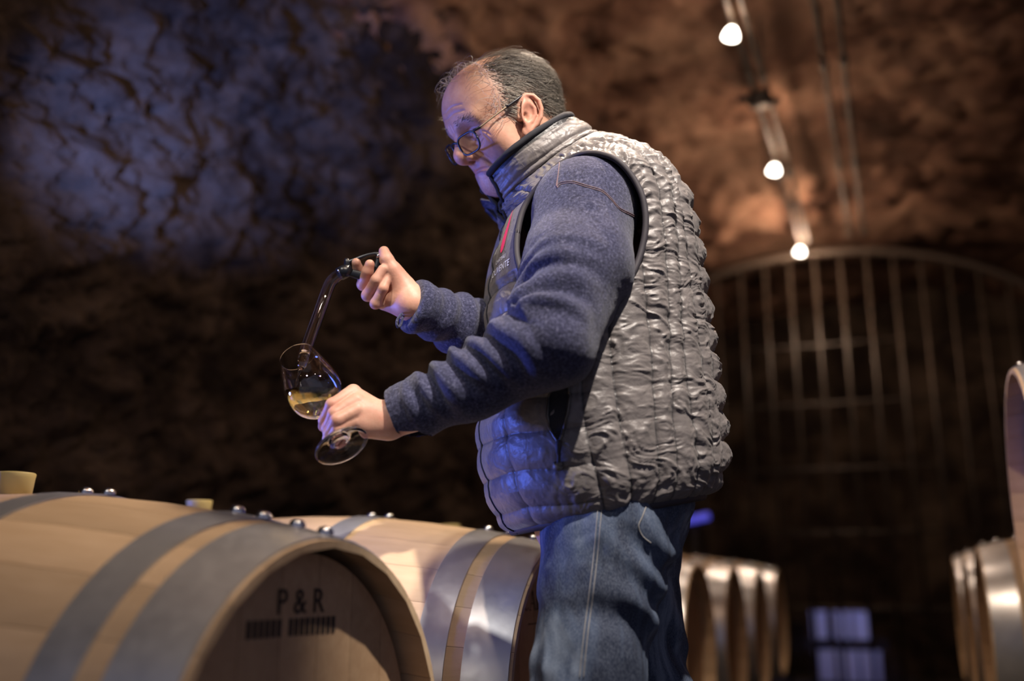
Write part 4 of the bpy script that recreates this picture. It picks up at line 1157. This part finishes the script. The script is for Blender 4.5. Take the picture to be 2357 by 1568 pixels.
v, f = tube_data(Pp, 0.0075 * np.sqrt(np.maximum(0.05, 1 - np.linspace(-1, 1, len(Pp)) ** 2)), 10); pchild('pull_tab', v, f, Mat('pull_rubber', (0.12, 0.11, 0.11), 0.5).m, vest)

# embroidered emblem on the chest
GSM = G2.copy()
for _k in range(6): GSM[1:-1] = (GSM[:-2] + 2 * GSM[1:-1] + GSM[2:]) / 4; GSM = (np.roll(GSM, 1, 1) + 2 * GSM + np.roll(GSM, -1, 1)) / 4
def on_vest(ud, vmm, lift=0.0015):
    """surface point at angle ud (degrees) and length vmm up the vest"""
    c = (np.asarray(ud) / 360 * NU) % NU; r = np.clip(np.asarray(vmm) / cum[-1] * (NV - 1), 0, NV - 1.001)
    c0 = np.floor(c).astype(int); r0 = np.floor(r).astype(int); a = (c - c0)[..., None]; b = (r - r0)[..., None]
    Gs = GSM
    p = Gs[r0, c0 % NU] * (1 - a) * (1 - b) + Gs[r0, (c0 + 1) % NU] * a * (1 - b) + Gs[r0 + 1, c0 % NU] * (1 - a) * b + Gs[r0 + 1, (c0 + 1) % NU] * a * b
    return p + GN[r0, c0 % NU] * lift
M_PINK = Mat('pink_thread', (0.85, 0.05, 0.14), 0.6).m
M_WHITE = Mat('white_thread', (0.75, 0.76, 0.8), 0.6).m
v_txt = float(np.interp(652, [RG[10][0][1], RG[9][0][1]], [cum[10], cum[9]]))
UD = 15.0; KD = 360 / float(ul[-1] + 0.003)          # degrees per metre around
def emb_text(txt, size, u0, v0, mat, nm):
    me = text_mesh(txt, size, mat, 0.0)
    P = np.array([v.co for v in me.vertices]); fs = [tuple(p.vertices) for p in me.polygons]
    pts = on_vest(u0 + P[:, 0] * KD, v0 + P[:, 1], 0.0018); bpy.data.meshes.remove(me)
    pchild(nm, pts, fs, mat, vest, False)
emb_text('JOUVENTE', 0.0150, UD, v_txt, M_WHITE, 'embroidered_name')
emb_text('CHÂTEAU', 0.0085, UD, v_txt + 0.0155, M_WHITE, 'embroidered_line')
tt = np.linspace(0, 1, 24); wL = 0.0095 * np.sin(np.pi * tt ** 0.6) ** 0.8 * (1 - tt * 0.55)
strip = np.stack([on_vest(UD - wL * KD, v_txt + 0.026 + 0.075 * tt, 0.0018), on_vest(UD + wL * KD, v_txt + 0.026 + 0.075 * tt, 0.0018)], 1)
pchild('embroidered_flame', strip.reshape(-1, 3), grid_faces(24, 2), M_PINK, vest)

# ---- jeans
JN = [U(1412, 1150, 1.51), U(1400, 1240, 1.50), U(1385, 1340, 1.485), U(1352, 1560, 1.465), KNEE_N, ANK_N]
JNr = [0.096, 0.094, 0.084, 0.077, 0.072, 0.062]
JF = [U(1420, 1150, 1.69), U(1432, 1250, 1.69), U(1448, 1400, 1.69), U(1470, 1560, 1.69), KNEE_F, ANK_F]
JFr = [0.094, 0.092, 0.080, 0.076, 0.072, 0.062]
def jeans_sdf(P):
    d = smin(chain(P, JN, JNr, 0.02), chain(P, JF, JFr, 0.02), 0.02)
    d = smin(d, ell(P, U(1475, 1170, 1.60), (0.075, 0.14, 0.085)), 0.05)
    return smax(smax(d, P[:, 2] - 1.0, 0.01), 0.045 - P[:, 2], 0.01)
jv, jf = sdf_mesh(jeans_sdf, np.array([-0.08, 1.25, 0.02]), np.array([0.46, 1.86, 1.03]), 0.0045)
jn = vert_normals(jv, jf); tJ, cJ, dJ = along(jv, JN)
wv = fbm(jv * 7, 2, 4)
disp = 0.006 * fbm(jv * np.array([16, 16, 7]), 3, 8) + 0.006 * np.sin((jv @ unit(np.array([0.75, 0, 0.66]))) * 95 + wv * 4) * sstep(0.2, 0.8, fbm(jv * 5, 2, 44) + 0.55)
disp += 0.004 * fbm(jv * np.array([30, 30, 12]), 2, 18, 0.5, True)
jv = jv + jn * disp[:, None]
jeans = pchild('jeans', jv, jf, M_DENIM); jeans['label'] = 'faded blue denim jeans'
BV_J = BVHTree.FromPolygons([tuple(p) for p in jv], [tuple(int(i) for i in q) for q in jf])
M_STITCH = Mat('pale_stitch', (0.26, 0.25, 0.24), 0.8).m
for dx in (0, 9):
    P = drape(BV_J, [(1376 + dx, 1168), (1368 + dx, 1260), (1357 + dx, 1360), (1344 + dx, 1460), (1334 + dx, 1562)], 70, 0.0005)
    if len(P) > 4:
        v, f = tube_data(P, 0.0007, 5); pchild('side_stitching', v, f, M_STITCH, jeans)
P = drape(BV_J, [(1486, 1168), (1478, 1190), (1470, 1212), (1480, 1235), (1498, 1250)], 40, 0.0008)
if len(P) > 4:
    v, f = tube_data(P, 0.0009, 5); pchild('pocket_edge', v, f, M_STITCH, jeans)
# ---- shoes
M_SHOE = Mat('brown_leather', (0.05, 0.03, 0.02), 0.5).m
for ank in (ANK_N, ANK_F):
    heel = ank * np.array([1, 1, 0]) + np.array([0.03, 0, 0]); toe = heel + FW * 0.24
    def shoe_sdf(P, heel=heel, toe=toe, ank=ank):
        d = cone(P, heel + np.array([0, 0, 0.045]), toe + np.array([0, 0, 0.035]), 0.042, 0.036)
        d = smin(d, cone(P, ank * np.array([1, 1, 0]) + np.array([0, 0, 0.05]), ank + np.array([0, 0, 0.02]), 0.045, 0.045), 0.04)
        return smax(d, 0.002 - P[:, 2], 0.006)
    lo = np.minimum(heel, toe) - 0.07; hi = np.maximum(heel, toe) + 0.07; hi[2] = 0.2; lo[2] = -0.02
    v, f = sdf_mesh(shoe_sdf, lo, hi, 0.008); pchild('shoe', v, f, M_SHOE)
# ================================================================== eyeglasses
M_FRAME = Mat('black_acetate', (0.008, 0.009, 0.016), 0.38).m
M_TEMPLE = Mat('bronze_temple', (0.30, 0.24, 0.17), 0.35, 0.8).m
def glass_mat(name, color=(1, 1, 1), ior=1.45, rough=0.0):
    M = Mat(name, color, rough); M.set('Transmission Weight', 1.0); M.set('IOR', ior); return M.m
def lens_mat():
    M = Mat('lens_glass', (1, 1, 1), 0.05); t = M.node('ShaderNodeBsdfTransparent'); g = M.node('ShaderNodeBsdfGlossy'); g.inputs['Roughness'].default_value = 0.03
    x = M.node('ShaderNodeMixShader'); x.inputs[0].default_value = 0.05; M.link(t.outputs[0], x.inputs[1]); M.link(g.outputs[0], x.inputs[2])
    M.link(x.outputs[0], M.nt.nodes['Material Output'].inputs['Surface']); return M.m
M_LENS = lens_mat()
spec = empty('eyeglasses', 'black rimmed eyeglasses with thin bronze temples low on the nose', 'glasses', loc=h2w((0.1, 0, 0)))
GO = np.array(spec.location)
def gchild(name, v, f, mat, parent=spec, smooth=True): return mesh_obj(name, np.asarray(v) - GO, f, mat, parent, smooth)
def rim_pts(sy, n=64, k=1.0):
    t = np.linspace(0, 2 * math.pi, n, endpoint=False)
    c = np.sign(np.cos(t)) * np.abs(np.cos(t)) ** (2 / 3.6); s = np.sign(np.sin(t)) * np.abs(np.sin(t)) ** (2 / 3.2)
    y = 0.0360 + 0.0245 * k * c * (1 - 0.08 * (s < 0) * np.abs(s)); z = -0.0035 + 0.0165 * k * s
    x = 0.1085 - 0.24 * np.maximum(0, y - 0.012) - 0.05 * (-0.0035 - z)
    return np.stack([x, sy * y, z], -1)
for sy in (1, -1):
    P = h2w(rim_pts(sy)); v, f = tube_data(closed(P), 0.0019, 8); rim_o = gchild('rim', v, f, M_FRAME)
    q = rim_pts(sy, 64, 0.985); cen = q.mean(0)
    Q = np.concatenate([q + [0.0006, 0, 0], q - [0.0006, 0, 0]]); fcs = [tuple(range(64)), tuple(range(127, 63, -1))] + [(i, 64 + i, 64 + (i + 1) % 64, (i + 1) % 64) for i in range(64)]
    gchild('lens', h2w(Q), fcs, M_LENS, smooth=False)
    P = smooth_path(h2w(np.array([(0.0975, sy * 0.0585, 0.0105), (0.0945, sy * 0.0640, 0.0105), (0.088, sy * 0.0680, 0.0110)])), 12); v, f = tube_data(P, 0.0024, 8); gchild('hinge', v, f, M_FRAME)
    P = smooth_path(h2w(np.array([(0.090, sy * 0.0672, 0.0108), (0.05, sy * 0.0765, 0.0200), (0.022, sy * 0.0815, 0.0258)])), 20); v, f = tube_data(P, 0.0014, 8); gchild('temple', v, f, M_TEMPLE)
    P = smooth_path(h2w(np.array([(0.034, sy * 0.0800, 0.0235), (0.014, sy * 0.0830, 0.0275), (-0.004, sy * 0.0825, 0.0300), (-0.022, sy * 0.081, 0.018), (-0.026, sy * 0.079, 0.000)])), 24); v, f = tube_data(P, 0.0022, 8); gchild('temple_tip', v, f, M_FRAME)
P = smooth_path(h2w(np.array([(0.1080, 0.0120, 0.0050), (0.1105, 0.006, 0.0085), (0.1110, 0, 0.0092), (0.1105, -0.006, 0.0085), (0.1080, -0.0120, 0.0050)])), 20); v, f = tube_data(P, 0.0021, 8); gchild('bridge', v, f, M_FRAME)

# ================================================================== tasting glass and wine
F0 = U(787, 1028, 1.395); R0 = U(685, 822, 1.468)
gax = unit(R0 - F0)
wg = empty('tasting_glass', 'tilted stemmed tasting glass holding a little white wine', 'wine glass', loc=F0)
wg.rotation_mode = 'QUATERNION'; wg.rotation_quaternion = V(gax).to_track_quat('Z', 'Y')
M_GLASS = glass_mat('clear_glass', (1, 1, 1), 1.47)
sc_ = np.linalg.norm(R0 - F0) / 0.155
outer = [(0.0002, 0.0006), (0.012, 0.0002), (0.0315, 0.0), (0.0330, 0.0008), (0.0330, 0.0016), (0.028, 0.0030), (0.012, 0.0062), (0.0068, 0.0105), (0.0048, 0.018), (0.0044, 0.032), (0.0046, 0.047), (0.0065, 0.054), (0.012, 0.059), (0.0215, 0.0650), (0.0300, 0.0745), (0.0345, 0.0865), (0.0352, 0.098), (0.0335, 0.113), (0.0300, 0.131), (0.0262, 0.146), (0.0238, 0.1545), (0.0234, 0.155)]
inner_ = [(0.0228, 0.1548), (0.0252, 0.146), (0.0290, 0.131), (0.0325, 0.113), (0.0341, 0.098), (0.0334, 0.0868), (0.0289, 0.0758), (0.0203, 0.0669), (0.010, 0.0625), (0.0002, 0.0612)]
def dense(pr, n): return smooth_path(np.array([(a, b, 0) for a, b in pr]), n)[:, :2]
prof = np.concatenate([dense(outer[:5], 10), dense(outer[4:], 60), dense(inner_, 36)]) * sc_
prof[:, 0] = np.maximum(prof[:, 0], 0.00015)
v, f = lathe_data(prof, 64); mesh_obj('glass_body', v, f, M_GLASS, wg)
# wine: the inside of the bowl below a level surface
M_WINE = glass_mat('white_wine', (0.93, 0.86, 0.42), 1.34)
wi = dense(inner_, 60) * sc_; wi[:, 0] = np.maximum(wi[:, 0] - 0.0004, 0.0001); wi[:, 1] += 0.0003
v, f = lathe_data(wi[::-1], 64)
bm = bmesh.new(); vs_ = [bm.verts.new(tuple(p)) for p in v]
for q in f: bm.faces.new([vs_[int(i)] for i in q])
bm.faces.new([vs_[len(wi) * 64 - 64 + i] for i in range(64)])
Rw = wg.rotation_quaternion.to_matrix()
lvl = U(716, 903, float((F0 + gax * 0.098 * sc_)[1]))
pl_co = Rw.transposed() @ (V(lvl) - V(F0)); pl_no = Rw.transposed() @ Vector((0, 0, 1))
res = bmesh.ops.bisect_plane(bm, geom=bm.verts[:] + bm.edges[:] + bm.faces[:], plane_co=pl_co, plane_no=pl_no, clear_outer=True)
ed = [e for e in res['geom_cut'] if isinstance(e, bmesh.types.BMEdge)]
bmesh.ops.contextual_create(bm, geom=ed)
bmesh.ops.recalc_face_normals(bm, faces=bm.faces[:])
wine = bm_obj('wine', bm, M_WINE, wg, True); wine['label'] = 'pale yellow white wine'
wine.data.set_sharp_from_angle(angle=math.radians(40))

# ================================================================== wine thief
HY = 1.565
wt = empty('wine_thief', 'bent clear glass wine thief with a black finger grip', 'wine thief', loc=U(790, 625, HY))
WO = np.array(wt.location)
def wchild(name, v, f, mat, parent=wt, smooth=True): return mesh_obj(name, np.asarray(v) - WO, f, mat, parent, smooth)
tp = smooth_path(np.array([U(800, 622, 1.562), U(780, 633, 1.558), U(762, 650, 1.552), U(750, 678, 1.545), U(736, 718, 1.532), U(720, 762, 1.515), U(705, 806, 1.495), U(697, 832, 1.483), U(692, 850, 1.474)]), 60)
rad = np.interp(np.linspace(0, 1, 60), [0, 0.78, 0.93, 1], [0.0098, 0.0098, 0.0092, 0.0045])
T3, N3, B3 = frames_along(tp); k = 24; an = np.linspace(0, 2 * math.pi, k, endpoint=False)
def ringset(rr): return tp[:, None] + rr[:, None, None] * (np.cos(an)[None, :, None] * N3[:, None] + np.sin(an)[None, :, None] * B3[:, None])
o_ = ringset(rad); i_ = ringset(rad - 0.0012)[::-1]
allr = np.concatenate([o_, i_, o_[:1]]); wchild('glass_tube', allr.reshape(-1, 3), grid_faces(len(allr), k, True), M_GLASS)
# wine still in the lower end of the tube, and the thin stream leaving it
M_POUR = glass_mat('pouring_wine', (0.98, 0.96, 0.82), 1.33)
seg = slice(46, 60); P = tp[seg]; v, f = tube_data(P, np.maximum(rad[seg] - 0.0016, 0.002), 16); wchild('held_wine', v, f, M_POUR)
P = smooth_path(np.array([U(691, 852, 1.473), U(686, 868, 1.470), U(682, 886, 1.468), U(679, 901, 1.466)]), 20); v, f = tube_data(P, 0.0016 + 0.0007 * np.sin(np.linspace(0, 14, 20)), 10); wchild('wine_stream', v, f, M_POUR)
# grip: collar, flat finger loop, fin and thumb button
M_GRIP = Mat('black_plastic', (0.008, 0.009, 0.013), 0.32).m
P = np.array([U(781, 632, 1.558), U(792, 626, 1.561), U(808, 620, 1.564)]); v, f = tube_data(P, [0.0112, 0.0118, 0.0105], 16); wchild('collar', v, f, M_GRIP)
lp = [U(796, 615, HY), U(803, 606, HY), U(822, 598, HY), U(846, 589, HY), U(866, 586, HY), U(873, 594, HY), U(869, 615, HY), U(862, 636, HY), U(850, 640, HY), U(826, 634, HY), U(806, 628, HY), U(797, 622, HY)]
P = smooth_path(np.array(lp + lp[:1]), 72)
T4 = np.gradient(P, axis=0); T4 /= np.linalg.norm(T4, axis=1)[:, None]; dep = unit(np.array([0.1, -0.97, -0.2])); W4 = np.cross(T4, dep); W4 /= np.linalg.norm(W4, axis=1)[:, None]
thk = np.interp(np.linspace(0, 1, 72), [0, 0.3, 0.42, 0.6, 0.75, 0.95, 1], [0.004, 0.0030, 0.0055, 0.0065, 0.0068, 0.0058, 0.004])[:, None]
sec = [(1, 0.8), (0.8, 1), (-0.8, 1), (-1, 0.8), (-1, -0.8), (-0.8, -1), (0.8, -1), (1, -0.8)]
rg = np.stack([P + W4 * thk * a + dep * 0.0085 * b for a, b in sec], 1); wchild('finger_loop', rg.reshape(-1, 3), grid_faces(72, 8, True), M_GRIP)
P = smooth_path(np.array([U(800, 612, HY - 0.004), U(799, 602, HY - 0.005), U(795, 595, HY - 0.005)]), 10); v, f = tube_data(P, [0.006, 0.006, 0.0058, 0.0056, 0.0053, 0.005, 0.0046, 0.004, 0.003, 0.0015], 10); wchild('guard_fin', v, f, M_GRIP)
M_BTN = Mat('steel_button', (0.75, 0.77, 0.8), 0.15, 1.0).m
P = np.array([U(868, 591, HY - 0.008), U(874, 588, HY - 0.010)]); v, f = tube_data(P, 0.0038, 14); wchild('thumb_button', v, f, M_BTN)
P = np.array([U(779, 624, 1.550), U(781, 622, 1.549)]); v, f = tube_data(P, 0.0032, 12); wchild('vent_screw', v, f, M_BTN)
